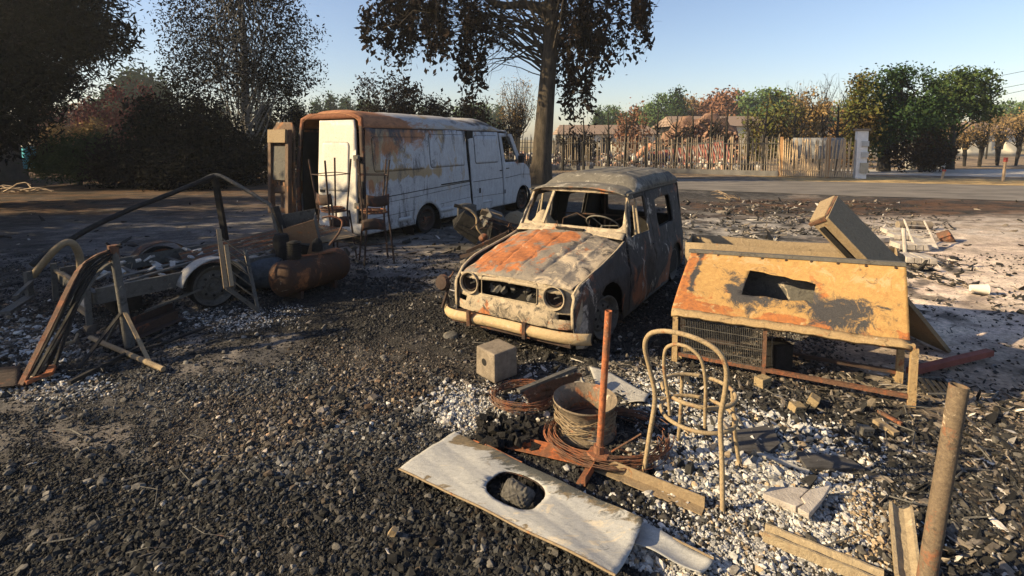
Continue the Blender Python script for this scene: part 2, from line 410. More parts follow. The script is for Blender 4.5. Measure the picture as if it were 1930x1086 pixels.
# ---------------------------------------------------------------- loose stones and cinders (instanced, too many to count)
def stone_group(name, mat, flat=1.0, variants=5, sub=2, amp=.5):
    g = bpy.data.node_groups.new(name, 'GeometryNodeTree')
    g.interface.new_socket('Geometry', in_out='INPUT', socket_type='NodeSocketGeometry')
    g.interface.new_socket('Geometry', in_out='OUTPUT', socket_type='NodeSocketGeometry')
    nn = g.nodes; L = g.links.new
    gi = nn.new('NodeGroupInput'); go_ = nn.new('NodeGroupOutput')
    join = nn.new('GeometryNodeGeometryToInstance'); 
    for k in range(variants):
        ic = nn.new('GeometryNodeMeshIcoSphere'); ic.inputs['Radius'].default_value = 1; ic.inputs['Subdivisions'].default_value = sub
        sp = nn.new('GeometryNodeSetPosition'); pos = nn.new('GeometryNodeInputPosition')
        nz = nn.new('ShaderNodeTexNoise'); nz.noise_dimensions = '4D'; nz.inputs['W'].default_value = k * 7.7; nz.inputs['Scale'].default_value = .75; nz.inputs['Detail'].default_value = 1.5
        L(pos.outputs[0], nz.inputs['Vector'])
        sub_ = nn.new('ShaderNodeVectorMath'); sub_.operation = 'SUBTRACT'; L(nz.outputs['Color'], sub_.inputs[0]); sub_.inputs[1].default_value = (.5, .5, .5)
        scl = nn.new('ShaderNodeVectorMath'); scl.operation = 'SCALE'; scl.inputs['Scale'].default_value = amp * 4; L(sub_.outputs[0], scl.inputs[0])
        L(scl.outputs[0], sp.inputs['Offset']); L(ic.outputs[0], sp.inputs['Geometry'])
        tr = nn.new('GeometryNodeTransform'); tr.inputs['Scale'].default_value = (1, .62 + .09 * k, (.5 + .08 * ((k * 3) % 5)) * flat); L(sp.outputs[0], tr.inputs['Geometry'])
        sm = nn.new('GeometryNodeSetMaterial'); sm.inputs['Material'].default_value = mat; L(tr.outputs[0], sm.inputs['Geometry'])
        L(sm.outputs[0], join.inputs[0])
    iop = nn.new('GeometryNodeInstanceOnPoints'); iop.inputs['Pick Instance'].default_value = True
    L(gi.outputs[0], iop.inputs['Points']); L(join.outputs[0], iop.inputs['Instance'])
    rv = nn.new('FunctionNodeRandomValue'); rv.data_type = 'INT'
    rv.inputs[4].default_value = 0; rv.inputs[5].default_value = variants - 1
    L(rv.outputs[2], iop.inputs['Instance Index'])
    rr = nn.new('GeometryNodeInputNamedAttribute'); rr.data_type = 'FLOAT_VECTOR'; rr.inputs['Name'].default_value = 'srot'
    er = nn.new('FunctionNodeEulerToRotation'); L(rr.outputs[0], er.inputs[0]); L(er.outputs[0], iop.inputs['Rotation'])
    ss = nn.new('GeometryNodeInputNamedAttribute'); ss.data_type = 'FLOAT_VECTOR'; ss.inputs['Name'].default_value = 'ssize'; L(ss.outputs[0], iop.inputs['Scale'])
    L(iop.outputs[0], go_.inputs[0]); return g
def scatter(name, label, P, size, colr, mat, flat=1.0, sub=2, amp=.5, tilt=.5, asp=None):
    m_ = bpy.data.meshes.new(name); k = len(P); m_.vertices.add(k); m_.vertices.foreach_set('co', P.astype('f').ravel())
    r_ = np.stack([nr.normal(0, tilt, k), nr.normal(0, tilt, k), nr.random(k) * 6.283], 1)
    a = m_.attributes.new('srot', 'FLOAT_VECTOR', 'POINT'); a.data.foreach_set('vector', r_.astype('f').ravel())
    s_ = np.repeat(size[:, None], 3, 1)
    if asp is not None: s_ = s_ * asp
    a = m_.attributes.new('ssize', 'FLOAT_VECTOR', 'POINT'); a.data.foreach_set('vector', s_.astype('f').ravel())
    a = m_.attributes.new('scol', 'FLOAT_COLOR', 'POINT'); a.data.foreach_set('color', np.concatenate([colr, np.ones((k, 1))], 1).astype('f').ravel())
    o = bpy.data.objects.new(name, m_); COL.objects.link(o); md = o.modifiers.new('stones', 'NODES'); md.node_group = stone_group(name + '_nodes', mat, flat, 5, sub, amp)
    return meta(o, label, kind='stuff')
n = N('loose_stone', .85, .25); sc_ = n.attr('scol', 'INSTANCER').outputs['Color']; gg = n.noise(2.5, 5, .7)
v_ = n.t.nodes.new('ShaderNodeVectorMath'); v_.operation = 'SCALE'; n.l(sc_, v_.inputs[0]); n.l(n.rng(gg, .3, .7, .6, 1.35), v_.inputs['Scale'])
n.l(v_.outputs[0], n.b.inputs['Base Color']); M['stones'] = n.m
def ground_pts(k, y0, y1, power=1.0):
    """points over the strip of ground in front of the camera, denser near it"""
    t = nr.random(k) ** power; y = y0 + (y1 - y0) * t; x = -(y * 1.08 + .3) + nr.random(k) * (y * 2.28 + .9); return x, y
def zat(x, y):
    i = np.clip(np.searchsorted(gx, x) - 1, 0, nx - 2); j = np.clip(np.searchsorted(gy, y) - 1, 0, ny - 2); return Zg[j * nx + i]
def keep(mask, *a): return [q[mask] for q in a]
x, y = ground_pts(540000, 1.75, 8.5, 1.2)
U, V = to_px(x, y); nA = fbm(x * 2.0, y * 2.0); nB = fbm(x * .8 + 20, y * .8)
wob = (nA - .5) * 1.3
white = np.clip(np.maximum.reduce([blob(U, V, 1430, 890, 215, 110, .35), blob(U, V, 1560, 1010, 150, 110, .4), blob(U, V, 905, 765, 105, 42, .4), blob(U, V, 1240, 730, 60, 40, .4) * .8, blob(U, V, 1340, 1040, 200, 60, .4), blob(U, V, 430, 600, 120, 20, .5) * .55, blob(U, V, 90, 735, 120, 25, .5) * .5, blob(U, V, 60, 640, 90, 45, .5) * .4]) + wob * .7, 0, 1)
white *= (np.maximum.reduce([blob(U, V, 1430, 890, 300, 170, .3), blob(U, V, 1560, 1010, 240, 170, .3), blob(U, V, 905, 765, 170, 80, .3), blob(U, V, 1240, 730, 100, 60, .3), blob(U, V, 430, 600, 150, 28, .3), blob(U, V, 90, 735, 150, 32, .3), blob(U, V, 60, 640, 110, 60, .3)]) > 0)
ash = blob(U, V, 1850, 640, 330, 150, .3)
black = np.clip(np.maximum.reduce([blob(U, V, 680, 585, 280, 60, .4), blob(U, V, 1000, 650, 180, 45, .4) * .8, blob(U, V, 1560, 800, 210, 70, .4), blob(U, V, 1850, 900, 130, 120, .4) * .7, blob(U, V, 1100, 850, 110, 60, .3)]) + wob * .5, 0, 1)
dens_ = np.clip(.95 - ash * .95 - blob(U, V, 1560, 790, 220, 70, .4) * .6, 0.02, 1)
dens_ *= np.where(V < 520, .25, 1) * np.where((U > 640) & (V < 560), .3, 1)
ashp = sstep(.50, .64, fbm(x * .8 + 3, y * 1.1 + 90, 4)) * (U < 800); dens_ = dens_ * (1 - .72 * ashp)
msk = nr.random(len(x)) < dens_
x, y, U, V, nA, nB, white, black = keep(msk, x, y, U, V, nA, nB, white, black); k = len(x)
size = np.exp(nr.normal(math.log(.0076), .38, k)) * (1 + .65 * white) * np.where(y > 5, 1.25, 1.0) * (.62 + 1.0 * sstep(.3, .75, fbm(x * .7 + 50, y * .9 + 7, 3)))
g_ = np.exp(nr.normal(math.log(.036), .72, k)); gr = np.stack([g_ * 1.05, g_ * .97, g_ * .89], 1)
br = nr.random(k) < .10; gr[br] *= np.array([1.2, .92, .70])
gr *= (.45 + 1.0 * sstep(.35, .65, nB))[:, None]; gr *= np.where((fbm(x * .6 + 80, y * .6, 3) > .5)[:, None], np.array([1.06, .97, .88]), np.array([.95, 1.0, 1.05]))
wv = nr.uniform(.16, .50, k); tanm = (nr.random(k) < .12 + .5 * sstep(905, 940, V) * sstep(1560, 1640, U))
wc = np.stack([wv, wv * .97, wv * .93], 1); wc[tanm] *= np.array([.85, .66, .45])
pick = nr.random(k) < white * .93; gr[pick] = wc[pick]
bk = (nr.random(k) < black * .9) & ~pick; gr[bk] = (np.array([.022, .021, .02]) * np.exp(nr.normal(0, .4, (bk.sum(), 1))))
scatter('gravel', 'grey, black and white gravel strewn over the burnt yard', np.stack([x, y, zat(x, y) + size * .15], 1), size, np.clip(gr, 0, .75), M['stones'], sub=1)
# bigger stones here and there
x, y = ground_pts(3600, 1.8, 9, 1.3); U, V = to_px(x, y); m_ = (blob(U, V, 1850, 620, 330, 170, .3) < .4) | (nr.random(len(x)) < .12); x, y, U, V = keep(m_, x, y, U, V); k = len(x)
wz = np.maximum(blob(U, V, 1430, 900, 240, 140, .3), blob(U, V, 905, 765, 110, 45, .3)); g_ = np.where(nr.random(k) < wz, nr.uniform(.3, .6, k), np.exp(nr.normal(math.log(.07), .5, k)))
scatter('stones', 'larger pebbles lying among the gravel', np.stack([x, y, zat(x, y) + .004], 1), np.exp(nr.normal(math.log(.019), .25, k)), np.stack([g_ * 1.05, g_ * .96, g_ * .86], 1), M['stones'], sub=2)
# charred flakes and ash scraps, on the right and around the wrecks
x, y = ground_pts(90000, 2.0, 16, 1.5); U, V = to_px(x, y); nA = fbm(x * 2.5 + 8, y * 2.5, 4)
w_ = np.maximum.reduce([blob(U, V, 1600, 800, 380, 100, .3), blob(U, V, 1850, 930, 200, 170, .3), blob(U, V, 1640, 560, 260, 90, .4) * .7 * (nA > .54), blob(U, V, 1480, 430, 260, 60, .3) * .9 * (nA > .47), blob(U, V, 1100, 700, 250, 80, .3) * .7, blob(U, V, 800, 500, 200, 90, .4) * .12, .015 * np.ones(len(x))])
m_ = nr.random(len(x)) < w_ * .75; x, y, U, V = keep(m_, x, y, U, V); k = len(x)
t = nr.random(k); cc = np.where(t[:, None] < .68, np.array([.018, .017, .016]), np.where(t[:, None] < .92, np.array([.15, .125, .10]), np.array([.34, .31, .28]))) * np.exp(nr.normal(0, .3, (k, 1)))
sz = np.exp(nr.normal(math.log(.017), .45, k)) * np.where(y > 6, 1.9, 1.0)
asp = np.stack([nr.uniform(.8, 2.4, k), nr.uniform(.35, 1, k), nr.uniform(.25, .7, k)], 1)
scatter('charred_debris', 'black cinders, straw and ash flakes covering the ground', np.stack([x, y, zat(x, y) + .006], 1), sz, np.clip(cc, 0, .7), M['stones'], flat=.6, sub=1, tilt=.45, asp=asp)

# ---------------------------------------------------------------- foliage
def leaf_mesh(name, P, size, aspect=.5, droop=0.0, fold=False):
    k = len(P); u = nr.normal(size=(k, 3)); u[:, 2] -= droop; u /= np.linalg.norm(u, axis=1)[:, None]
    w_ = nr.normal(size=(k, 3)); v = np.cross(u, w_); v /= np.linalg.norm(v, axis=1)[:, None] + 1e-9
    s_ = size * np.exp(nr.normal(0, .3, k))[:, None]; u = u * s_; v = v * s_ * aspect
    q = np.stack([P + u, P + v, P - u, P - v], 1).reshape(-1, 3)
    m_ = bpy.data.meshes.new(name); m_.vertices.add(4 * k); m_.vertices.foreach_set('co', q.astype('f').ravel())
    m_.loops.add(4 * k); m_.loops.foreach_set('vertex_index', np.arange(4 * k, dtype='i')); m_.polygons.add(k)
    m_.polygons.foreach_set('loop_start', np.arange(0, 4 * k, 4)); m_.polygons.foreach_set('loop_total', np.full(k, 4)); m_.update(); return m_
def in_ellipsoids(ells, k, shell=.35):
    """ells: (cx,cy,cz, rx,ry,rz, weight)"""
    wts = np.array([e[6] if len(e) > 6 else e[3] * e[5] for e in ells]); ch = nr.choice(len(ells), k, p=wts / wts.sum()); out = np.empty((k, 3))
    d = nr.normal(size=(k, 3)); d /= np.linalg.norm(d, axis=1)[:, None]; rad = (shell + (1 - shell) * nr.random(k)) ** .6
    for i, e in enumerate(ells): s_ = ch == i; out[s_] = np.array(e[:3]) + d[s_] * rad[s_][:, None] * np.array(e[3:6])
    return out
def limb(mb, a, b, r0, r1, sag=.15, n=5, sides=5, wob=.12):
    a, b = Vector(a), Vector(b); L = (b - a).length; pts = []
    j = [Vector([rnd.gauss(0, wob * L / n) for _ in range(3)]) for _ in range(n + 1)]
    for i in range(n + 1):
        t = i / n; p = a.lerp(b, t); p.z += sag * L * math.sin(math.pi * t) + 0; pts.append(p + (j[i] if 0 < i < n else Vector()))
    mb.tube(pts, [r0 + (r1 - r0) * i / n for i in range(n + 1)], sides, caps=False); return pts
def tree(name, label, cat, trunk, tr, ells, clumps, per, sig, leaf, lmat, bmat, limbs=40, droop=0, aspect=.5, group=None, twigs=0, sag=.12, vsig=None, limb_r=.05, from_top=.35, crown_name='crown', hang=0):
    t0 = Vector(trunk[0]); e = empty(name, label, cat, t0, 0, group)
    tp = [Vector(p) - t0 for p in trunk]; mb = MB()
    rr = [tr * (1 - .55 * i / (len(tp) - 1)) for i in range(len(tp))]; rr[0] *= 1.25
    mb.tube(tp, rr, 14, caps=False)
    C = in_ellipsoids(ells, clumps) - np.array(t0)
    for i in range(min(limbs, clumps)):
        c = Vector(C[i]); t = rnd.uniform(from_top, 1) * (len(tp) - 1); a = tp[int(t)].lerp(tp[min(int(t) + 1, len(tp) - 1)], t - int(t))
        pts = limb(mb, a, c, limb_r * rnd.uniform(.6, 1.3), limb_r * .15, sag, 6)
        for _ in range(twigs):
            p = pts[rnd.randint(2, 6)]; limb(mb, p, p + Vector([rnd.gauss(0, .35) for _ in range(3)]) * (c - a).length * .5, limb_r * .25, .004, -.02, 3, 3)
    if hang:
        for c in C: c = Vector(c); limb(mb, c + Vector((0, 0, hang * .6)), c - Vector((rnd.gauss(0, .08), 0, hang)), .012, .004, 0, 3, 3, .06)
    o = mb.build('trunk', bmat, e, sm=60, fix=False)
    P = np.repeat(C, per, 0) + nr.normal(size=(clumps * per, 3)) * np.array([sig, sig, vsig or sig])
    lm = leaf_mesh(crown_name, P, leaf, aspect, droop); link(crown_name, lm, lmat, e); return e
M['l_burnt'] = leafmat('scorched_leaves', [(.006, .005, .004), (.014, .010, .008), (.032, .020, .013)])
M['l_black'] = leafmat('dark_leaves', [(.003, .0035, .003), (.008, .008, .007), (.020, .017, .014)])
M['l_pine'] = leafmat('dark_needles', [(.002, .003, .002), (.005, .006, .004), (.012, .013, .009)])
M['l_green'] = leafmat('green_leaves', [(.020, .038, .014), (.045, .075, .024), (.12, .125, .04)])
M['l_dgreen'] = leafmat('dark_green_leaves', [(.010, .022, .010), (.025, .05, .018), (.06, .08, .03)])
M['l_brown'] = leafmat('scorched_brown_leaves', [(.05, .03, .015), (.15, .085, .04), (.26, .16, .075)])
M['l_mixed'] = leafmat('half_scorched_leaves', [(.02, .03, .012), (.09, .05, .02), (.07, .10, .025), (.22, .12, .04)], scale=.5)
M['l_red'] = leafmat('red_leaves', [(.04, .014, .014), (.09, .028, .026), (.16, .06, .045)])
M['l_gold'] = leafmat('golden_leaves', [(.08, .06, .03), (.20, .14, .06), (.26, .15, .07)])
M['l_far'] = leafmat('distant_green_leaves', [(.03, .06, .025), (.07, .11, .04), (.13, .16, .06)], scale=.2, fine=4)
M['l_fartan'] = leafmat('distant_tan_leaves', [(.10, .07, .035), (.22, .15, .07), (.34, .2, .09)], scale=.2, fine=4)
M['l_farred'] = leafmat('distant_russet_leaves', [(.09, .045, .03), (.18, .09, .055), (.26, .14, .085)], scale=.2, fine=4)

def el(u, v, Yd, ru, rv, ry=None, wgt=None):
    c = GY(u, v, Yd); k = Yd / F_PX; e = (c.x, c.y, c.z, ru * k, ry or ru * k * .8, rv * k); return e + ((wgt,) if wgt else ())
# the big scorched tree in the middle
Yt = 22.6
tree('scorched_tree', 'big tree with thick bare trunk and hanging blackened leaves behind the white van', 'tree',
     [GY(1016, 350, Yt), GY(1021, 300, Yt), GY(1028, 200, Yt), GY(1036, 100, Yt), GY(1040, 20, Yt), GY(1048, -120, Yt)], .50,
     [el(735, 40, Yt, 50, 60), el(800, 40, Yt, 55, 60), el(860, 40, Yt, 75, 60), el(890, 110, Yt, 28, 70), el(940, 55, Yt, 32, 30), el(760, 95, Yt, 16, 22), el(1090, 40, Yt, 60, 60), el(1150, 40, Yt, 75, 60), el(1215, 30, Yt, 26, 48),
      el(1105, 110, Yt, 45, 60), el(1100, 180, Yt, 32, 45), el(1065, 150, Yt, 20, 60), el(1000, -110, Yt, 250, 50), el(1060, -150, Yt, 180, 60)],
     330, 52, .15, .115, M['l_burnt'], M['bark'], limbs=190, droop=.8, aspect=.5, twigs=3, sag=.12, vsig=.48, hang=.9, limb_r=.045, from_top=.5)
mb = MB(); t0 = GY(1016, 350, Yt)
mb.tube([GY(a, b, Yt) - t0 for a, b in ((1040, 18), (1015, 14), (985, 8), (950, 12), (925, 4), (890, -25))], [.28, .24, .18, .16, .14, .1], 10)
ob = mb.build('limb', M['bark'], bpy.data.objects['scorched_tree'], sm=60)
# birch clump left of the van
Yb = 25.0
tree('birch_tree', 'tall birch with many thin stems and small dark dry leaves left of the van', 'tree',
     [GY(470, 338, Yb), GY(468, 250, Yb), GY(462, 150, Yb), GY(455, 40, Yb), GY(450, -80, Yb)], .22,
     [el(455, 60, Yb, 110, 110), el(370, 60, Yb, 70, 80), el(535, 90, Yb, 70, 90), el(440, 160, Yb, 120, 50), el(560, 150, Yb, 50, 40), el(340, 130, Yb, 40, 40), el(450, -50, Yb, 110, 60)],
     1050, 24, .30, .062, M['l_black'], plain('birch_bark', (.03, .028, .026), (.30, .28, .26), 6, stretch=(1, 1, 3)), limbs=140, droop=.5, aspect=.5, sag=-.05, limb_r=.05, from_top=.0, twigs=2)
# dark pine at the far left
Yp = 20.0
tree('pine_tree', 'huge dark pine filling the top left corner beside the low wall', 'tree',
     [GY(-60, 345, Yp), GY(-50, 200, Yp), GY(-40, 60, Yp), GY(-30, -90, Yp)], .4,
     [el(60, 60, Yp, 110, 80), el(150, 55, Yp, 70, 60), el(30, 150, Yp, 80, 55), el(-60, 80, Yp, 120, 120), el(190, 75, Yp, 48, 36), el(110, 145, Yp, 70, 28), el(40, 220, Yp, 50, 45), el(-60, 230, Yp, 100, 60), el(60, -40, Yp, 140, 70)],
     1000, 60, .33, .12, M['l_pine'], M['barkdark'], limbs=120, aspect=.22, sag=.1, limb_r=.08, from_top=.1, twigs=1, crown_name='needles')
# scorched shrubs and small trees in the row under the birch
def shrub(name, label, u, vtop, vbot, ru, Yd, lm, k=220, per=34, leaf=.07, group=None, cat='shrub', asp=.5, sig=.22):
    b = GY(u, vbot, Yd); b.z = 0; vm = (vtop + vbot) / 2; rv = (vbot - vtop) / 2
    return tree(name, label, cat, [b, GY(u + 4, vm, Yd), GY(u, vtop + rv * .4, Yd)], .08, [el(u, vm - rv * .15, Yd, ru, rv * .85), el(u - ru * .45, vm + rv * .2, Yd, ru * .6, rv * .7), el(u + ru * .45, vm + rv * .2, Yd, ru * .6, rv * .75)],
                k, per, sig, leaf, lm, M['barkdark'], limbs=40, twigs=1, limb_r=.025, group=group, from_top=0, aspect=asp)
gs = 'scorched shrubs and small trees left of the van'
shrub('shrub', 'dark scorched shrub mass directly under the left side of the birch', 330, 160, 350, 85, 22.5, M['l_black'], 420, 40, group=gs)
shrub('shrub', 'dark shrub behind the bent metal frame, beside the birch stems', 410, 215, 345, 70, 23.5, M['l_black'], 260, 36, group=gs)
shrub('shrub', 'dark leafy shrub between birch and the open van door', 530, 170, 335, 60, 27, M['l_black'], 300, 34, group=gs)
shrub('shrub', 'low dark ragged shrub at the foot of the birch stems', 455, 270, 352, 60, 22.0, M['l_black'], 200, 36, .06, group=gs)
shrub('shrub', 'low black ragged shrub right of the dark green hedge', 235, 262, 356, 60, 20.5, M['l_black'], 220, 36, .06, group=gs)
shrub('shrub', 'low black shrub in front of the dark shrub mass', 345, 285, 362, 75, 20.0, M['l_black'], 240, 36, .06, group=gs)
shrub('shrub', 'red-leaved shrub standing between the pine and the scorched shrubs', 230, 150, 330, 80, 34, M['l_red'], 260, 34, .09, group=gs)
shrub('shrub', 'second red-leaved shrub, smaller, next to the pine branches', 130, 195, 330, 60, 38, M['l_red'], 160, 34, .09, group=gs)
shrub('hedge', 'low dark green conifer hedge with brown tips beside the low wall', 150, 255, 345, 80, 21.5, M['l_dgreen'], 340, 60, .07, cat='hedge', asp=.25, sig=.16)
shrub('hedge', 'sunlit golden hedge behind the dark green one', 125, 238, 290, 50, 27, M['l_gold'], 150, 46, .07, cat='hedge', asp=.3, sig=.18)
shrub('shrub', 'small orange-tipped shrub lit by the sun under the red leaves', 178, 230, 262, 12, 27, M['l_gold'], 30, 40, .07, group=gs)
# low wall of a house at the left edge, with a blue post
e = empty('outbuilding', 'low dark rendered outbuilding at the left edge of the yard', 'building', (-25.9, 19.5, 0))
mb = MB(); mb.box((-.2, 2.0, .92), (4.4, 7, 1.84)); mb.build('wall', plain('dark_render', (.05, .045, .04), (.09, .08, .07), 3), e)
mb = MB(); mb.box((-.4, 2.0, 1.9), (4.9, 7.4, .14)); mb.build('roof', M['barkdark'], e)
e = empty('barrel', 'small bright blue barrel standing beyond the end of the dark wall', 'barrel', GY(57, 318, 23))
mb = MB(); mb.lathe([(0, 0), (.22, 0), (.24, .3), (.24, .9), (.2, 1.0), (0, 1.0)], Matrix(), 14); mb.build('drum', plain('blue_plastic', (.05, .3, .42), (.07, .38, .5), 3), e, sm=40)
mb = MB(); mb.lathe([(0, 1.0), (.25, 1.0), (.25, 1.05), (0, 1.06)], Matrix(), 14); mb.build('lid', M['white'], e, sm=40)

# unseen shrubs added beyond the left edge to cast dappled shade on the yard
gsh = 'unseen shrubs added outside the left edge for shade'
proto = None
for i, (hx, hy, hs) in enumerate([(-12.4, 2.9, .85), (-12.6, 3.6, 1.0), (-12.2, 4.8, 1.08), (-12.8, 6.1, 1.12), (-12.5, 7.4, 1.1), (-13.5, 9.2, 1.15), (-16, 11.5, 1.3), (-17, 14.5, 1.3)]):
    if proto is None:
        proto = tree('shade_shrub', 'unseen leafy shrub added to cast shade', 'shrub', [(0, 0, 0), (.1, 0, 1.5), (0, .1, 2.8)], .09, [(0, 0, 2.0, .95, .95, 1.7), (.2, .3, 1.2, .9, .9, 1.1)], 170, 24, .2, .08, M['l_black'], M['barkdark'], limbs=30, twigs=1, limb_r=.03, group=gsh, from_top=0); o = proto
    else: o = copy_tree(proto)
    o.location = (hx, hy, 0); o.rotation_euler.z = i * 1.7; o.scale = (hs * 1.1, hs * 1.1, hs * 1.30)
    o['label'] = ['nearest', 'second', 'third', 'fourth', 'fifth', 'sixth', 'seventh', 'farthest'][i] + ' unseen shrub added outside the left edge to shade the yard'
# bare bush above the van and scorched small trees behind it
def bare(name, label, u, vtop, vbot, ru, Yd, n=70, lm=None, leaves=0, cat='tree', group=None, leaf=.09, r=.1, fan=1.0):
    b = GY(u, vbot, Yd); b.z = 0; top = GY(u, vtop, Yd).z; e = empty(name, label, cat, b, 0, group); mb = MB(); wv = ru * Yd / F_PX
    forks = [Vector((rnd.gauss(0, wv * .1), rnd.gauss(0, wv * .1), top * rnd.uniform(.3, .55))) for _ in range(6)]
    for f in forks: limb(mb, (0, 0, 0), f, r, r * .6, 0, 4, 6, .05)
    tips = []
    for _ in range(n):
        a = rnd.choice(forks); t = Vector((rnd.uniform(-1, 1) * wv, rnd.uniform(-1, 1) * wv * .7, top * rnd.uniform(.55, 1.0))); t.x *= (1 - .35 * (t.z / top) ** 3)
        p = limb(mb, a, t, r * .35, .006, -.03 * fan, 5, 4, .15); tips.append(t)
        for _ in range(3):
            q = p[rnd.randint(2, 5)]; t2 = q + Vector((rnd.gauss(0, .3), rnd.gauss(0, .3), rnd.uniform(.1, .7))) * wv * .45; t2.z = min(t2.z, top); limb(mb, q, t2, .015, .004, 0, 3, 3, .15); tips.append(t2)
    mb.build('branches', M['barkdark'], e, fix=False)
    if lm: P = np.repeat(np.array(tips), leaves, 0) + nr.normal(size=(len(tips) * leaves, 3)) * .22; link('leaves', leaf_mesh('leaves', P, leaf, .5), lm, e)
    return e
gb = 'scorched small trees behind the van'
bare('burnt_tree', 'bare spreading burnt tree seen over the rear half of the van roof', 718, 140, 330, 55, 31, 70, M['l_burnt'], 5, group=gb)
bare('burnt_tree', 'denser dark burnt tree directly right of the bare one over the van roof', 765, 158, 330, 38, 31.5, 60, M['l_burnt'], 12, group=gb)
bare('burnt_tree', 'low rounded burnt tree over the middle of the van roof', 828, 188, 330, 30, 33, 60, M['l_burnt'], 14, group=gb)
bare('burnt_tree', 'low flat-topped burnt tree over the front of the van roof', 890, 194, 330, 34, 33, 60, M['l_burnt'], 12, group=gb)
bare('burnt_tree', 'greyish feathery burnt tree just left of the big trunk', 975, 155, 330, 42, 36, 120, M['l_fartan'], 5, leaf=.05, group=gb)
bare('burnt_tree', 'dark little burnt tree low behind the greyish feathery one', 945, 235, 330, 26, 34, 60, M['l_burnt'], 5, group=gb)

# ---------------------------------------------------------------- fence, gate and pillar
FA, FB = Vector((-7.0, 38.2)), Vector((14.2, 27.0))
def along(A, B, d): return A + (B - A).normalized() * d
fe = empty('paling_fence', 'long fence of thin scorched chestnut palings behind the road', 'fence', (FA.x, FA.y, 0))
dirf = (FB - FA).normalized(); Lf = (FB - FA).length; angf = math.atan2(dirf.y, dirf.x)
M['pale_wood'] = plain('scorched_paling', (.10, .085, .07), (.30, .24, .18), 3, stretch=(8, 8, .6))
pm = []
for k in range(5):
    mb = MB(); hh = 1.72 + .05 * k; w_ = .055 + .008 * (k % 3)
    pts = [(0, 0, 0), (rnd.uniform(-.02, .02), .01, hh * .5), (rnd.uniform(-.03, .03), 0, hh)]
    mb.tube(pts, [w_ * .5, w_ * .55, w_ * .35], 5); po = mb.build('paling', M['pale_wood'], None); pm.append(po.data); bpy.data.objects.remove(po)
npal = 165
for k in range(npal):
    d = Lf * (k + .5) / npal + rnd.uniform(-.02, .02); o = bpy.data.objects.new('paling', pm[k % 5]); COL.objects.link(o); o.parent = fe
    o.location = (dirf.x * d, dirf.y * d, .28); o.rotation_euler = (rnd.gauss(0, .02), rnd.gauss(0, .03), angf); o.scale = (1, 1, rnd.uniform(.93, 1.06))
mb = MB(); k = 0
for zz in (.62, 1.75): mb = MB(); mb.bar((0, -.04, zz), (dirf.x * Lf, dirf.y * Lf - .04, zz), .03, .03); mb.build('rail', M['steelgrey'], fe)
for d in np.arange(.5, Lf, 2.35):
    mb = MB(); mb.box((dirf.x * d + .05, dirf.y * d + .09, 1.05), (.13, .13, 2.1), Euler((0, 0, angf))); mb.build('post', M['wood'] if d > Lf - 3 else M['barkdark'], fe)
mb = MB(); mb.box((dirf.x * Lf / 2, dirf.y * Lf / 2, .14), (Lf, .12, .28), Euler((0, 0, angf))); mb.build('plinth', plain('grey_plinth', (.10, .095, .09), (.17, .16, .15), 2), fe)
GA, GB = FB + dirf * .1, Vector((17.15, 25.45)); dg = (GB - GA).normalized(); Lg = (GB - GA).length; ag = math.atan2(dg.y, dg.x)
fe2 = empty('paling_gate', 'sunlit paling gate with a grey backing sheet ending at the white pillar', 'gate', (GA.x, GA.y, 0))
pm2 = []
M['pale_wood2'] = plain('weathered_paling', (.28, .20, .12), (.56, .42, .27), 3, stretch=(8, 8, .5))
for k in range(4):
    mb = MB(); mb.tube([(0, 0, 0), (rnd.uniform(-.03, .03), 0, .9), (rnd.uniform(-.04, .04), 0, 1.85 + .05 * k)], [.036, .040, .026], 5); po = mb.build('paling', M['pale_wood2'], None); pm2.append(po.data); bpy.data.objects.remove(po)
for k in range(34):
    d = Lg * (k + .5) / 34; o = bpy.data.objects.new('paling', pm2[k % 4]); COL.objects.link(o); o.parent = fe2; o.location = (dg.x * d, dg.y * d, .05); o.rotation_euler = (0, rnd.gauss(0, .045), ag)
for d in (.05, Lg * .68): mb = MB(); mb.box((dg.x * d, dg.y * d + .06, 1.05), (.17, .1, 2.1), Euler((0, 0, ag))); mb.build('post', plain('orange_wood', (.25, .13, .06), (.48, .28, .13), 4, stretch=(4, 4, .5)), fe2)
mb = MB(); mb.box((dg.x * Lg * .62, dg.y * Lg * .62 + .6, 1.5), (Lg * .72, .05, 1.1), Euler((0, 0, ag))); mb.build('backing_sheet', plain('grey_sheet', (.17, .18, .20), (.34, .34, .34), 1.5, stretch=(.4, .4, 3)), fe2)
mb = MB(); mb.bar((0, -.03, .35), (dg.x * Lg, dg.y * Lg - .03, .35), .03, .05); mb.build('rail', M['wood'], fe2)
e = empty('gate_pillar', 'white square gate pillar with letter boxes at the end of the fence', 'pillar', (17.55, 25.5, 0), -.35)
mb = MB(); mb.box((0, 0, 1.2), (.46, .46, 2.4)); mb.build('shaft', M['white'], e, bevel=.01)
mb = MB(); mb.box((0, 0, 2.44), (.62, .62, .1)); mb.build('cap', M['concrete'], e, bevel=.01)
for zz in (1.75, 1.2): mb = MB(); mb.box((.1, -.29, zz), (.3, .1, .26)); mb.box((.1, -.345, zz + .04), (.2, .01, .03)); mb.build('letter_box', plain('grey_letter_box', (.34, .34, .33), (.45, .45, .43), 4), e)
mb = MB(); mb.box((.1, -.29, .55), (.34, .12, .5)); mb.build('meter_box', plain('tan_box', (.3, .27, .2), (.4, .36, .28), 4), e)

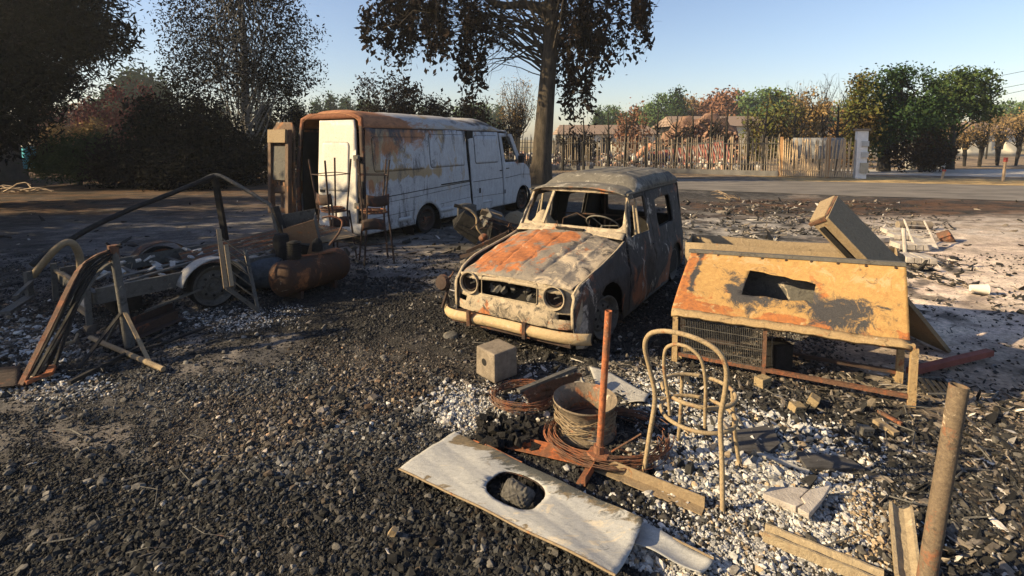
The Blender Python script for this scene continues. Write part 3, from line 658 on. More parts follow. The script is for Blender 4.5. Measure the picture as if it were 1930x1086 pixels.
# row of burnt pollard trees behind the fence
gp = 'row of burnt pollard trees behind the paling fence'
words = ['leftmost', 'second', 'third', 'fourth', 'fifth', 'sixth', 'seventh', 'eighth', 'ninth', 'tenth', 'eleventh', 'twelfth', 'thirteenth', 'fourteenth']
for i, (u, vt, ru) in enumerate([(1060, 235, 12), (1100, 222, 14), (1147, 212, 16), (1178, 218, 14), (1237, 205, 12), (1272, 212, 26), (1303, 205, 14), (1337, 205, 28), (1365, 207, 18), (1407, 205, 14), (1440, 198, 30), (1495, 205, 32), (1545, 215, 18), (1575, 198, 32)]):
    Yd = 32 - (u - 1060) * .0085
    b = GY(u, 320, Yd); b.z = 0; top = GY(u, vt, Yd).z; wv = ru * Yd / F_PX
    e = empty('pollard_tree', f'{words[i]} bare black pollard from the left in the row behind the fence', 'tree', b, 0, gp)
    mb = MB(); limb(mb, (0, 0, 0), (rnd.gauss(0, .06), 0, top * .55), .1, .085, 0, 4, 7, .03); limb(mb, (0, 0, top * .52), (rnd.gauss(0, .05), 0, top), .08, .03, 0, 4, 6, .04)
    for _ in range(16 if ru > 20 else 8):
        s_ = rnd.choice((-1, 1)); z0 = top * rnd.uniform(.45, .75); t = Vector((s_ * wv * rnd.uniform(.35, 1), rnd.uniform(-.4, .4) * wv, min(top, z0 + wv * rnd.uniform(.4, 1.1)))); p = limb(mb, (0, 0, z0), t, .035, .01, -.12, 5, 4, .06)
        for _ in range(5): q = p[rnd.randint(2, 5)]; limb(mb, q, q + Vector((rnd.gauss(0, .15), rnd.gauss(0, .1), rnd.uniform(.15, .45))), .012, .004, 0, 2, 3)
    mb.build('trunk', M['barkdark'], e, fix=False)

# ---------------------------------------------------------------- ruins and houses beyond the fence
e = empty('collapsed_house', 'heap of collapsed terracotta brick walls behind the middle of the fence', 'ruin', (13.0, 40, 0))
def gable(u0, v0):
    p = GY(u0, v0, 40); return (p.x - 13.0, p.z)
wallpoly = [gable(*q) for q in ((1232, 320), (1236, 268), (1246, 262), (1250, 250), (1262, 246), (1268, 232), (1280, 228), (1284, 220), (1300, 218), (1306, 226), (1322, 222), (1330, 214), (1352, 214), (1356, 224), (1368, 222), (1374, 236), (1386, 238), (1392, 262), (1398, 320))]
panel('wall', wallpoly, [], lambda a, b: (a, 0, b), None, e, .5, .3)
n = N('scorched_brick_wall', .9, .1); bt = n.t.nodes.new('ShaderNodeTexBrick'); mp = n.t.nodes.new('ShaderNodeMapping'); mp.inputs['Rotation'].default_value = (R(90), 0, 0); mp.inputs['Scale'].default_value = (.9, .9, .9)
n.l(n.co, mp.inputs[0]); n.l(mp.outputs[0], bt.inputs[0]); bt.inputs['Color1'].default_value = (.42, .25, .17, 1); bt.inputs['Color2'].default_value = (.32, .18, .12, 1); bt.inputs['Mortar'].default_value = (.12, .08, .06, 1); bt.inputs['Mortar Size'].default_value = .04
n.l(n.mix(n.rng(n.noise(1.2, 6, .7), .50, .66), bt.outputs[0], (.09, .06, .045)), n.b.inputs['Base Color']); M['brickwall'] = n.m
e.children[0].data.materials.clear(); e.children[0].data.materials.append(n.m)
mb = MB()
for _ in range(150):
    t = rnd.random(); mb.box((rnd.uniform(-3.5, 4), -1.2 + rnd.uniform(-1, .8), rnd.uniform(.05, .9) * (1 - abs(t - .5))), (rnd.uniform(.15, .5), rnd.uniform(.15, .4), rnd.uniform(.1, .25)), Euler((rnd.random(), rnd.random(), rnd.random() * 3)), .03)
o = mb.build('rubble', M['terracotta'], e); o['kind'] = 'stuff'
mb = MB()
for _ in range(420):
    u_ = rnd.uniform(1236, 1394); v_ = rnd.uniform(222 + abs(u_ - 1325) * .5, 300); p_ = GY(u_, v_, 39.6); mb.box((p_.x - 13.0, -.35 + rnd.uniform(-.15, .2), p_.z), (rnd.uniform(.12, .5), rnd.uniform(.1, .3), rnd.uniform(.06, .22)), Euler((rnd.gauss(0, .4), rnd.gauss(0, .5), rnd.random() * 3)), .02)
o = mb.build('loose_bricks', M['brickwall'], e); o['kind'] = 'stuff'
# red metal roof that fell in
e = empty('fallen_roof', 'fallen red ribbed metal roof sheets lying tilted behind the fence', 'roof', (11.0, 35.6, 0), -.12)
for k in range(12):
    mb = MB(); x0 = -1.6 + k * .5; z0 = .15; z1 = 1.0 + k * .055
    mb.grid(6, 2, lambda a, b, x0=x0: (x0 + a * .48, b * 1.8, z0 + b * (z1 - z0) + .05 * abs(math.sin(a * 9.4)) + x0 * .05))
    mb.build('sheet', M['dullred'], e, solid=.02)
    mb = MB(); mb.bar((x0, -.05, z0 + x0 * .05 + .04), (x0, 1.8, z1 + x0 * .05 + .04), .05, .04); mb.build('rib', M['pale'], e)
mb = MB(); mb.bar((-1.8, 1.9, 1.02), (4.6, 1.9, 1.95), .16, .16); mb.bar((-.5, 1.8, 1.3), (3.0, 2.2, 1.35), .12, .12); mb.build('beam', M['steelgrey'], e)
for k in range(2):
    mb = MB(); mb.box((-2.2 + .5 * k, .3, .75 + .1 * k), (.12, 1.6, 1.9), Euler((0, .75 - .2 * k, 0))); mb.build('plank', M['terracotta'], e)
# houses
def house(label, x0, x1, Yd, zw, zr, depth, wall, roof, wins, rz=0, cat='house'):
    e = empty('house', label, cat, ((x0 + x1) / 2, Yd, 0), rz); L = x1 - x0
    holes = [rrect(a, b, a + c, b + d, .02, 1) for a, b, c, d in wins]
    panel('wall', [(-L / 2, 0), (L / 2, 0), (L / 2, zw), (-L / 2, zw)], holes, lambda a, b: (a, 0, b), wall, e, 1.0, .25)
    mb = MB(); mb.box((0, depth / 2 + .4, zw / 2), (L - .1, depth, zw - .1)); mb.build('core', M['void'], e)
    for a, b, c, d in wins: mb = MB(); mb.box((a + c / 2, .08, b + d / 2), (c - .06, .04, d - .06)); mb.build('pane', plain('dark_pane', (.02, .025, .03), (.04, .045, .05), 2, rough=.2), e)
    mb = MB(); o_ = .5
    mb.v = [(-L / 2 - o_, -o_, zw), (L / 2 + o_, -o_, zw), (L / 2 + o_, depth + o_, zw), (-L / 2 - o_, depth + o_, zw), (-L / 2 + .2, depth / 2, zr), (L / 2 - .2, depth / 2, zr)]
    mb.f = [(0, 1, 5, 4), (2, 3, 4, 5), (1, 2, 5), (3, 0, 4), (0, 3, 2, 1)]; mb.build('roof', roof, e); return e
n = N('clay_tile_roof', .9, .1); wv_ = n.t.nodes.new('ShaderNodeTexWave'); wv_.inputs['Scale'].default_value = 1.6; wv_.inputs['Distortion'].default_value = .6; n.l(n.co, wv_.inputs[0])
n.l(n.mix(n.math('MULTIPLY', wv_.outputs['Fac'], .6), n.mix(n.noise(1.4, 5, .7), (.20, .135, .10), (.30, .235, .185)), (.12, .08, .06)), n.b.inputs['Base Color']); M['tiles'] = n.m
cream = plain('cream_render', (.46, .42, .33), (.6, .55, .45), 1.2)
house('low cream house with a terracotta roof seen just right of the big trunk', 5.8, 17.0, 60, 2.6, 3.8, 8, cream, M['tiles'], [(-4.2, .9, 1, 1.2), (-.8, 0.1, 1, 2.1), (2.2, .9, 1.3, 1.2)])
house('house with pale tiled roof rising behind the collapsed brick heap', 20.0, 32.0, 62, 3.6, 5.0, 9, cream, M['tiles'], [(3.4, 1.5, 1.2, 1.3), (-3, 1.5, 1.2, 1.3)])
house('small pale flat-roofed house behind the right end of the fence', 31.5, 42.5, 52, 2.5, 3.0, 7, cream, M['steelgrey'], [(-3.6, .8, 1, 1.2), (1, .8, 1.6, 1.2)])
house('white bungalow showing through the stems of the green tree', 44, 60, 60, 2.6, 4.2, 8, cream, M['tiles'], [(-5, .8, 1.2, 1.2), (0, .8, 1.2, 1.2), (5, .8, 1.2, 1.2)])
# pale rubble scattered behind the palings
x = nr.uniform(-6, 15.5, 2600); y = 34 + nr.random(2600) * 12 - (x - 5) * .35; g_ = nr.choice([.05, .12, .3, .45, .5], 2600)
tint = np.where(nr.random(2600)[:, None] < .35, np.array([1.0, .6, .42]), np.array([1.0, .93, .84])); hgt = nr.random(2600) ** 2 * .75 * (fbm(x * .4, y * .4) > .42)
scatter('rubble', 'pale broken masonry and rubble spread behind the fence', np.stack([x, y, hgt], 1), nr.uniform(.08, .34, 2600), g_[:, None] * tint, M['stones'], sub=1, amp=.35, tilt=1)
# low burnt stumps and hedge remains behind the fence
gh = 'burnt shrubs behind the paling fence'
for i, (u, vt, ru, Yd, lm, lab) in enumerate([(1090, 250, 34, 38, M['l_burnt'], 'burnt brown shrub behind the fence close to the big trunk'), (1195, 190, 34, 48, M['l_farred'], 'dark purple-red small tree behind the fence left of the brick heap'),
        (1280, 232, 24, 52, M['l_green'], 'small bright green bush behind the pollards at the brick heap'), (1470, 172, 34, 42, M['l_mixed'], 'half scorched greenish tree behind the right half of the fence'),
        (1530, 160, 26, 44, M['l_gold'], 'scorched brown tree next to the white pillar'), (1430, 205, 30, 46, M['l_mixed'], 'half green scorched bush right of the brick heap'), (1600, 205, 30, 36, M['l_brown'], 'brown-leaved bush just behind the white pillar')]):
    shrub('shrub', lab, u, vt, 325, ru, Yd, lm, 110, 22, .12, group=gh, cat='shrub', sig=.3)
for i, (u, vt) in enumerate([(1500, 150), (1545, 140), (1590, 148)]):
    bare('bare_tree', ['left', 'middle', 'right'][i] + ' one of three tall pale bare trees above the right end of the fence', u, vt, 325, 28, 44 + i, 60, None, 0, group='tall bare trees behind the gate', r=.07)

# the green tree group on the right and its neighbours
Yg = 31
tree('broad_tree', 'large dark tree right of the pillar, green on top and brown on its left', 'tree', [GY(1665, 322, Yg), GY(1668, 270, Yg), GY(1690, 200, Yg), GY(1700, 150, Yg)], .3,
     [el(1640, 200, Yg, 38, 62), el(1668, 160, Yg, 20, 32), el(1722, 165, Yg, 42, 36), el(1700, 145, Yg, 22, 20), el(1690, 230, Yg, 78, 45), el(1735, 215, Yg, 50, 40), el(1640, 255, Yg, 30, 40), el(1760, 230, Yg, 45, 36)], 470, 40, .22, .085, M['l_dgreen'], M['barkdark'], limbs=60, limb_r=.06, twigs=1)
tree('broad_tree', 'bright green tree standing right of the dark scorched one', 'tree', [GY(1790, 322, 33), GY(1795, 260, 33), GY(1800, 190, 33)], .2,
     [el(1800, 160, 33, 30, 30), el(1830, 170, 33, 34, 38), el(1862, 165, 33, 18, 42), el(1855, 210, 33, 24, 24), el(1790, 205, 33, 45, 26), el(1775, 180, 33, 26, 26)], 230, 38, .21, .095, M['l_green'], M['barkdark'], limbs=40, limb_r=.05)
shrub('shrub', 'rust-brown scorched foliage on the left of the green tree group', 1622, 135, 318, 28, 30, M['l_mixed'], 130, 26, .09, group=gh, sig=.32)
shrub('shrub', 'scorched brown undergrowth below the bright green tree', 1735, 250, 322, 55, 30, M['l_burnt'], 110, 30, .09, group=gh)
shrub('shrub', 'grey-green spiky bush behind the white planter', 1758, 250, 318, 24, 32, M['l_dgreen'], 90, 40, .16, group=gh, asp=.2)
g3 = 'burnt hedgerow trees at the right edge'
for i, (u, vt, ru, Yd) in enumerate([(1788, 235, 22, 36), (1818, 232, 20, 37), (1846, 215, 26, 36), (1880, 218, 20, 38), (1915, 215, 22, 38)]):
    bare('hedgerow_tree', f'{words[i] if i else "leftmost"} bare brown tree of the burnt hedgerow by the right edge', u, vt, 305, ru, Yd, 60, M['l_fartan'], 2, group=g3, leaf=.07, r=.09)
# planters, pots, stakes
e = empty('planter', 'white rectangular planter box under the green tree', 'planter', G(1766, 318), -.2)
mb = MB(); mb.box((0, 0, .32), (1.5, .6, .64), taper=1.06); mb.build('trough', M['white'], e, bevel=.02)
mb = MB(); mb.box((0, -.31, .34), (.45, .02, .12)); mb.build('badge', M['steelgrey'], e)
mb = MB(); mb.box((0, 0, .62), (1.4, .5, .06)); mb.build('soil', M['char'], e)
e = empty('flower_pot', 'tall white tapered flower pot left of the planter box', 'flower pot', G(1716, 320))
mb = MB(); mb.lathe([(0, 0), (.26, 0), (.4, 1.0), (.36, 1.0), (.34, .9), (0, .9)], Matrix(), 14); mb.build('pot', plain('grey_pot', (.3, .29, .27), (.42, .4, .38), 3), e, sm=40)
for i, (u0, v0, u1, v1, lab) in enumerate([(1775, 338, 1780, 320, 'short wooden survey stake with red top on the golden verge'), (1890, 342, 1896, 297, 'tall wooden survey stake with red top at the right edge')]):
    a = G(u0, v0); b = GY(u1, v1, a.y); e = empty('survey_stake', lab, 'stake', a, 0, 'red-topped survey stakes'); d = b - a
    mb = MB(); mb.bar((0, 0, 0), d * .85, .09, .07); mb.build('stake', M['wood'], e)
    mb = MB(); mb.bar(d * .82, d, .12, .1); mb.build('painted_top', M['red'], e)
for i, (u, v, vt) in enumerate([(1858, 300, 215)]):
    a = G(u, v); h = GY(u, vt, a.y).z; e = empty('utility_post', 'thin dark post standing in front of the burnt hedgerow', 'post', a)
    mb = MB(); mb.tube([(0, 0, 0), (.2, 0, h)], .08, 8); mb.build('pole', M['barkdark'], e); mb = MB(); mb.box((.2, 0, h), (1.6, .1, .1)); mb.build('crossbar', M['barkdark'], e)
e = empty('power_lines', 'three power lines sagging at the upper right edge', 'power lines', (60, 80, 0))
for k, (v0, v1) in enumerate([(130, 148), (155, 172), (165, 185)]):
    a = GY(2100, v0 - 40, 90); b = GY(1860, v1, 84); mb = MB(); o_ = Vector((60, 80, 0)); mb.tube([a - o_, a.lerp(b, .5) - o_ - Vector((0, 0, .5)), b - o_], .035, 4); mb.build('cable', M['barkdark'], e)
# distant trees
protos = []
for k, lm in enumerate([M['l_far'], M['l_far'], M['l_fartan'], M['l_farred'], M['l_dgreen']]):
    ells = [(0, 0, 6, 3.2, 3.2, 3.6), (1.8, 0, 5, 2.6, 2.6, 2.4), (-1.8, .5, 4.6, 2.4, 2.4, 2.2)] if k != 4 else [(0, 0, 3.5, 2.2, 2.2, 2.4), (0, 0, 6.5, 1.5, 1.5, 2.4), (0, 0, 9, .8, .8, 1.8)]
    protos.append((tree('distant_tree', 'x', 'tree', [(0, 0, 0), (.1, 0, 3), (0, 0, 6.5)], .25, ells, 190, 26, .55, .26, lm, M['barkdark'], limbs=16, limb_r=.07, group='distant trees on the skyline'), k))
protoN = {}
used = set()
spots = [(625, 180, 95, 4), (655, 185, 105, 4), (685, 190, 110, 0), (600, 190, 90, 4), (240, 140, 75, 4), (262, 132, 80, 4), (285, 142, 78, 4), (222, 160, 70, 4), (200, 178, 72, 0), (310, 150, 85, 4), (180, 190, 72, 3), (90, 200, 80, 3), (130, 195, 78, 4),
         (1128, 205, 95, 4), (1150, 200, 100, 0), (1215, 195, 120, 1), (1245, 178, 105, 0), (1275, 170, 100, 4), (1300, 182, 110, 2), (1330, 190, 115, 2), (1370, 168, 100, 3), (1352, 178, 105, 3), (1395, 195, 120, 0), (1430, 165, 95, 1), (1460, 168, 98, 1), (1490, 180, 110, 2), (1550, 190, 110, 2), (1600, 190, 100, 1), (1905, 188, 95, 1), (1940, 190, 100, 0), (1885, 215, 90, 2), (1925, 215, 85, 2),
         (1185, 210, 110, 1), (880, 195, 120, 1), (915, 198, 120, 0), (940, 200, 130, 4), (800, 200, 120, 4), (750, 198, 120, 4), (1530, 205, 125, 0), (1345, 205, 125, 4), (560, 195, 95, 4), (500, 200, 95, 4), (420, 200, 95, 4), (370, 195, 95, 4), (1840, 225, 110, 2), (1865, 225, 100, 3)]
lw = {0: 'rounded green tree', 1: 'broad green tree', 2: 'tan scorched tree', 3: 'russet tree', 4: 'dark conifer'}
def where(u):
    for lim, t in ((330, 'behind the pine and red shrubs'), (700, 'between the birch and the van roof'), (960, 'over the van roof'), (1200, 'right of the big trunk'), (1300, 'left of the brick heap'), (1400, 'above the brick heap'), (1620, 'above the right half of the fence')):
        if u < lim: return t
    return 'by the right edge'
cnt = {}
ordw = ['', 'second ', 'third ', 'fourth ', 'fifth ', 'sixth ', 'seventh ', 'eighth ']
for (u, vt, Yd, k) in sorted(spots):
    p, _k = protos[k]
    if k in used: o = copy_tree(p)
    else: o = p; used.add(k)
    b = GY(u, 263, Yd); h = GY(u, vt, Yd).z; s_ = h / (9.8 if k != 4 else 10.9); o.location = (b.x, Yd, 0); o.scale = (s_ * rnd.uniform(.9, 1.25), s_, s_); o.rotation_euler.z = rnd.random() * 6
    key = (k, where(u)); c_ = cnt.get(key, 0); cnt[key] = c_ + 1
    o['label'] = (ordw[c_] + lw[k] + ' ' + where(u) + (', far off, from the left' if c_ else ', far off')).strip()
# ---------------------------------------------------------------- wheels
def wheel(name, parent, loc, axis_ang, r, wdt, mat, turn=0.0, tyre=None, tilt=0.0):
    """steel wheel: loc centre, outside face towards local +x of axis_ang"""
    Mx = Matrix.Translation(loc) @ Euler((0, 0, axis_ang + turn)).to_matrix().to_4x4() @ Euler((0, R(90) + tilt, 0)).to_matrix().to_4x4()
    mb = MB(); h = wdt / 2
    mb.lathe([(r, -h), (r * 1.0, -h * .9), (r * .9, -h * .8), (r * .82, -h * .3), (r * .82, h * .2), (r * .9, h * .8), (r, h * .9), (r, h), (r * .96, h), (r * .88, h * .75), (r * .80, h * .2), (r * .72, h * .1), (r * .62, h * .42), (r * .4, h * .5), (r * .33, h * .25), (r * .2, h * .28), (r * .17, h * .6), (0, h * .62)], Mx, 28)
    o = mb.build(name, mat, parent, sm=40, fix=False)
    mb = MB()
    for k in range(8):
        a = 2 * math.pi * k / 8; mb.lathe([(0, h * .53), (r * .065, h * .53), (r * .065, h * .40)], Mx @ Matrix.Translation((r * .52 * math.cos(a), r * .52 * math.sin(a), 0)), 8)
    mb.build('vent_holes', M['void'], o, fix=False)
    mb = MB()
    for k in range(4):
        a = 2 * math.pi * k / 4 + .4; mb.lathe([(r * .05, h * .28), (r * .05, h * .5), (0, h * .5)], Mx @ Matrix.Translation((r * .26 * math.cos(a), r * .26 * math.sin(a), 0)), 6)
    mb.build('nuts', M['steelgrey'], o, fix=False)
    if tyre:
        mb = MB(); mb.lathe([(r * .98, -h), (r * 1.0 + tyre, -h * .9), (r + tyre * 1.1, 0), (r + tyre, h * .9), (r * .98, h)], Mx, 28); mb.build('tyre_residue', M['char'], o, sm=40)
    return o

# ---------------------------------------------------------------- small burnt car (front at x=0, nose towards +x, left side +y)
car = empty('burnt_car', 'burnt-out small vintage delivery car with raised roof and rusty orange bonnet', 'car', (-.005, 4.654, 0), 4.154)
CB = dict(rust=(.42, .15, .05), rust2=(.20, .08, .04), pale=(.50, .40, .28), soot=(.028, .026, .026))
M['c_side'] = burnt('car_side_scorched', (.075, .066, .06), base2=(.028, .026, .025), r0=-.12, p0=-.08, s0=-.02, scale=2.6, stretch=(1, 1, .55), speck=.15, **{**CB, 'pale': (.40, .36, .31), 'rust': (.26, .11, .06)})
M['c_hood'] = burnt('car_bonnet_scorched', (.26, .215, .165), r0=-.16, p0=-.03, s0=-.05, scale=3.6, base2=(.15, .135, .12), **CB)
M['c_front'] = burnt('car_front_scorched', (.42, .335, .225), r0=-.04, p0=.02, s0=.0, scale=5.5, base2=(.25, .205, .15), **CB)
M['c_roof'] = burnt('car_roof_scorched', (.16, .145, .12), r0=-.16, p0=-.06, s0=-.04, scale=3.2, **{**CB, 'pale': (.34, .31, .26)})
M['c_bumper'] = burnt('car_bumper_scorched', (.46, .34, .195), r0=.0, p0=-.02, s0=-.04, scale=7, base2=(.38, .27, .14), speck=.4, **CB)
def hw(x, z):
    b = .735 - max(0, z - .58) ** 1.25 * .19 - (.02 if z > .60 else 0)
    if x > -.55: b -= .075 * ((x + .55) / .55) ** 2
    if x < -3.35: b -= .06 * ((-3.35 - x) / .4) ** 2
    return b - max(0, .25 - z) * .12
def dent(x, z): return .010 * math.sin(x * 7.3 + z * 5) * math.cos(z * 9 - x * 3) + .004 * math.sin(x * 23) * math.sin(z * 19)
def sidefn(s): return lambda x, z: (x, s * (hw(x, z) + dent(x * s, z)), z)
def cwear_side(x, y, z):
    r = .05 + .42 * sstep(.62, .1, z) * sstep(-.9, -1.5, x) + .20 * sstep(-2.3, -2.9, x) * sstep(.75, .3, z)
    return r + .12, .12 + .22 * sstep(.6, 1.1, z), .14 + .22 * sstep(-2.0, -1.2, x) * sstep(.3, .8, z)
for s in (1, -1):
    f = sidefn(s)
    door = [(-1.22, .12), (-2.12, .10), (-2.14, .86), (-2.08, 1.335), (-1.52, 1.345), (-1.40, 1.20), (-1.235, .88)]
    dwin = [(-1.335, .885), (-1.56, 1.275), (-2.00, 1.28), (-2.04, .87)]
    o = panel('door', door, [dwin], f, M['c_side'], car, .05, .022, jit=.0015); paint(o, cwear_side)
    mb = MB(); mb.bar((-1.97, s * .755, .72), (-2.07, s * .755, .72), .02, .018); mb.build('handle', M['steelgrey'], o)
    mb = MB(); mb.bar((-1.72, s * .66, .86), (-1.72, s * .60, 1.27), .025, .02); mb.bar((-1.60, s * .66, .87), (-1.66, s * .60, 1.2), .015, .015); mb.build('window_channel', M['c_front'], o)
    rear = [(-2.135, .10), (-2.78, .10)] + [(-3.13 + .36 * math.cos(R(a)), .17 + .36 * math.sin(R(a))) for a in range(0, 181, 15)][0:] + [(-3.6, .14), (-3.70, .30), (-3.73, .7), (-3.68, 1.15), (-3.60, 1.33), (-2.10, 1.345), (-2.155, .86)]
    rwin = rrect(-3.10, .84, -2.42, 1.20, .05)
    o = panel('side_panel', rear, [rwin], f, M['c_side'], car, .05, .012, jit=.0015); paint(o, cwear_side)
    fend = [(-1.205, .12), (-1.02, .12)] + [(-.63 + .37 * math.cos(R(a)), .20 + .37 * math.sin(R(a))) for a in range(180, -16, -15)] + [(-.20, .06), (-.04, .10), (.02, .30), (.03, .48), (.0, .60), (-.10, .67), (-.32, .73), (-.7, .785), (-1.0, .83), (-1.205, .87)]
    o = panel('front_wing', fend, [], f, M['c_side'], car, .05, .008, jit=.0015); paint(o, lambda x, y, z: (.08 + 0 * x, .10 + .2 * sstep(.2, .7, z), .14 + .25 * sstep(-.45, 0, x)))
    mb = MB(); tp = [(-1.2, .875), (-1.0, .833), (-.7, .788), (-.32, .733), (-.10, .672), (.0, .60), (.03, .48), (.02, .30)]
    mb.grid(len(tp) * 3, 3, lambda a, b: (lambda x, z: (x, s * (hw(x, z) - b * .026), z + .006 * math.sin(b * 3.1) - b * .012))(*[np.interp(a, np.linspace(0, 1, len(tp)), [q[k] for q in tp]) for k in (0, 1)]))
    o = mb.build('wing_lip', M['c_front'], car, sm=40, solid=.004)
    # sill and gutter
    mb = MB(); mb.tube([(-1.05, s * .70, .10), (-2.8, s * .70, .08)], .03, 6); mb.build('sill', M['c_side'], car)
    mb = MB(); mb.tube([(-1.42, s * .615, 1.345), (-2.1, s * .605, 1.352), (-3.0, s * .60, 1.345), (-3.62, s * .585, 1.33)], .014, 6); mb.build('gutter', M['c_roof'], car)
# bonnet, a clamshell with pressed ribs
def hoodz(x, y):
    t = np.clip(-x / 1.16, 0, 1); zc = .675 + .245 * t ** .85
    z = zc - .055 * (abs(y) / .64) ** 3.2 - .02 * (abs(y) / .64) ** 2
    fr = math.exp(-((x - .02) / .055) ** 2); z -= .030 * fr
    w1 = .20 + .10 * t                                   # raised centre
    z += .014 / (1 + math.exp((abs(y) - w1) / .008)) * sstep(.08, .2, -x)
    z -= .010 * math.exp(-((abs(y) - w1 - .022) / .012) ** 2) * sstep(.06, .2, -x)
    for g_ in (.46,): z += .008 * math.exp(-((abs(y) - g_ - .03 * t) / .014) ** 2)
    z -= .008 * math.exp(-(y / .010) ** 2)
    return float(z + .006 * math.sin(x * 9 + y * 4) * math.sin(y * 11) + .004 * math.sin(x * 21 - y * 17))
mb = MB()
def hoodpt(a, b):
    t = a; y = (b * 2 - 1); x0 = .035 - .07 * abs(y) ** 3; x = x0 + (-1.17 - x0) * t; hwid = .628 + .035 * t - (.03 * (1 - t) ** 6)
    yy = y * hwid; return (x, yy, hoodz(x, yy))
mb.grid(70, 90, hoodpt); hood = mb.build('bonnet', M['c_hood'], car, sm=50, solid=.004, off=-1)
paint(hood, lambda x, y, z: (.72 * sstep(.50, -.12, y + .18 * (x + .5)) * sstep(-1.25, -1.0, x) * sstep(.04, -.1, x) + .10 * (y > .1), .14 * sstep(.0, .3, y) + .12 * sstep(-.75, -1.1, x), .34 * sstep(.05, .3, y) * sstep(-1.1, -.9, x) + .24 * sstep(-.04, .03, x) + .35 * sstep(.52, .62, abs(y))))
mb = MB(); mb.grid(60, 2, lambda a, b: (lambda p: (p[0] + .006 * b, p[1], p[2] - .030 * b))(hoodpt(0, a))); o = mb.build('bonnet_lip', M['c_front'], car, sm=50, solid=.005)
# front face
def frontfn(y, z): return (.022 - .10 * (abs(y) / .70) ** 5 - .02 * (.65 - z) * 0 + .03 * sstep(.46, .36, z), y, z)
hl = [circle(s * .465, .552, .094, n=28) for s in (-1, 1)]
grille = rrect(-.320, .462, .290, .652, .02)
ind = [rrect(-.625, .365, -.505, .41, .008), rrect(.505, .365, .625, .41, .008), rrect(-.372, .46, -.332, .60, .01)]
o = panel('front_panel', [(-.68, .28), (.68, .28), (.70, .40), (.69, .55), (.62, .625), (.45, .655), (0, .668), (-.45, .655), (-.62, .625), (-.69, .55), (-.70, .40)], hl + [grille] + ind, frontfn, M['c_front'], car, .035, .006, jit=.0015)
paint(o, lambda x, y, z: (.10 + .35 * sstep(.10, .0, abs(y + .25)) * sstep(.5, .4, z), .10 + .15 * (y > -.3) * (z < .46), .12 + 0 * x))
for s in (-1, 1):
    Mx = Matrix.Translation((.032, s * .465, .552)) @ Euler((0, R(90), 0)).to_matrix().to_4x4() @ Matrix.Scale(1.08, 4)
    mb = MB(); mb.lathe([(.088, -.02), (.100, .0), (.104, .010), (.100, .018), (.092, .016), (.087, .004), (.084, -.03)], Mx, 30); h = mb.build('headlight', M['c_front'], car, sm=50, fix=False)
    mb = MB(); mb.lathe([(.082, -.005), (.075, -.06), (.05, -.10), (.02, -.115), (0, -.115)], Mx, 24); mb.build('bowl', M['rustdark'], h, sm=50, fix=False)
    mb = MB(); mb.lathe([(.074, -.03), (.078, -.022), (.072, -.014)], Mx, 24, True); mb.tube([Mx @ Vector((0, .03, -.09)), Mx @ Vector((.02, -.02, -.04))], .008, 5); mb.lathe([(0, -.07), (.018, -.075), (.02, -.11)], Mx, 10); mb.build('bulb_holder', M['steelgrey'], h, sm=50, fix=False)
mb = MB(); mb.tube([(.03, y, z) for y, z in grille], .005, 6, closed=True); mb.build('grille_frame', M['c_front'], car, sm=60)
mb = MB(); mb.box((-.38, 0, .42), (.5, 1.1, .22)); mb.box((-.12, -.15, .56), (.1, .3, .06), Euler((.3, .2, 0))); mb.tube([(-.05, .12, .49), (-.08, .10, .63)], .006, 5); mb.tube([(-.04, .2, .49), (-.2, .25, .58), (-.1, .27, .6)], .008, 5); mb.build('engine_bay', M['void'], car)
mb = MB()
for _ in range(14): mb.box((rnd.uniform(-.3, -.05), rnd.uniform(-.28, .28), rnd.uniform(.48, .54)), (rnd.uniform(.03, .1), rnd.uniform(.03, .12), rnd.uniform(.02, .06)), Euler((rnd.random(), rnd.random(), rnd.random())), .01)
mb.build('engine_debris', M['steelgrey'], car)
# bumper with two overrider bolts and bent ends
def bump_pt(a, b):
    y = (a * 2 - 1) * .80; e = abs(y) / .80; x = .105 - .13 * e ** 7 + .012 * math.sin(y * 6); z0 = .175 + .012 * math.sin(y * 3 + 1)
    t = b; zz = z0 + .105 * t; return (x + .028 * math.sin(math.pi * t) , y, zz)
mb = MB(); mb.grid(60, 8, bump_pt); o = mb.build('bumper', M['c_bumper'], car, sm=60, solid=.004)
paint(o, lambda x, y, z: (.08 + .35 * np.exp(-((y - .22) / .04) ** 2) + .3 * np.exp(-((y + .40) / .03) ** 2), .0 * x + .5 * np.exp(-((y - .22) / .03) ** 2), .12 + 0 * x))
for yy in (-.40, .22): mb = MB(); mb.box((.138, yy, .24), (.03, .035, .15), None, .006); mb.build('overrider', M['rustdark'] if yy > 0 else M['rust'], o)
mb = MB(); mb.box((.02, 0, .20), (.12, 1.3, .10)); mb.build('cross_member', M['rustdark'], car)
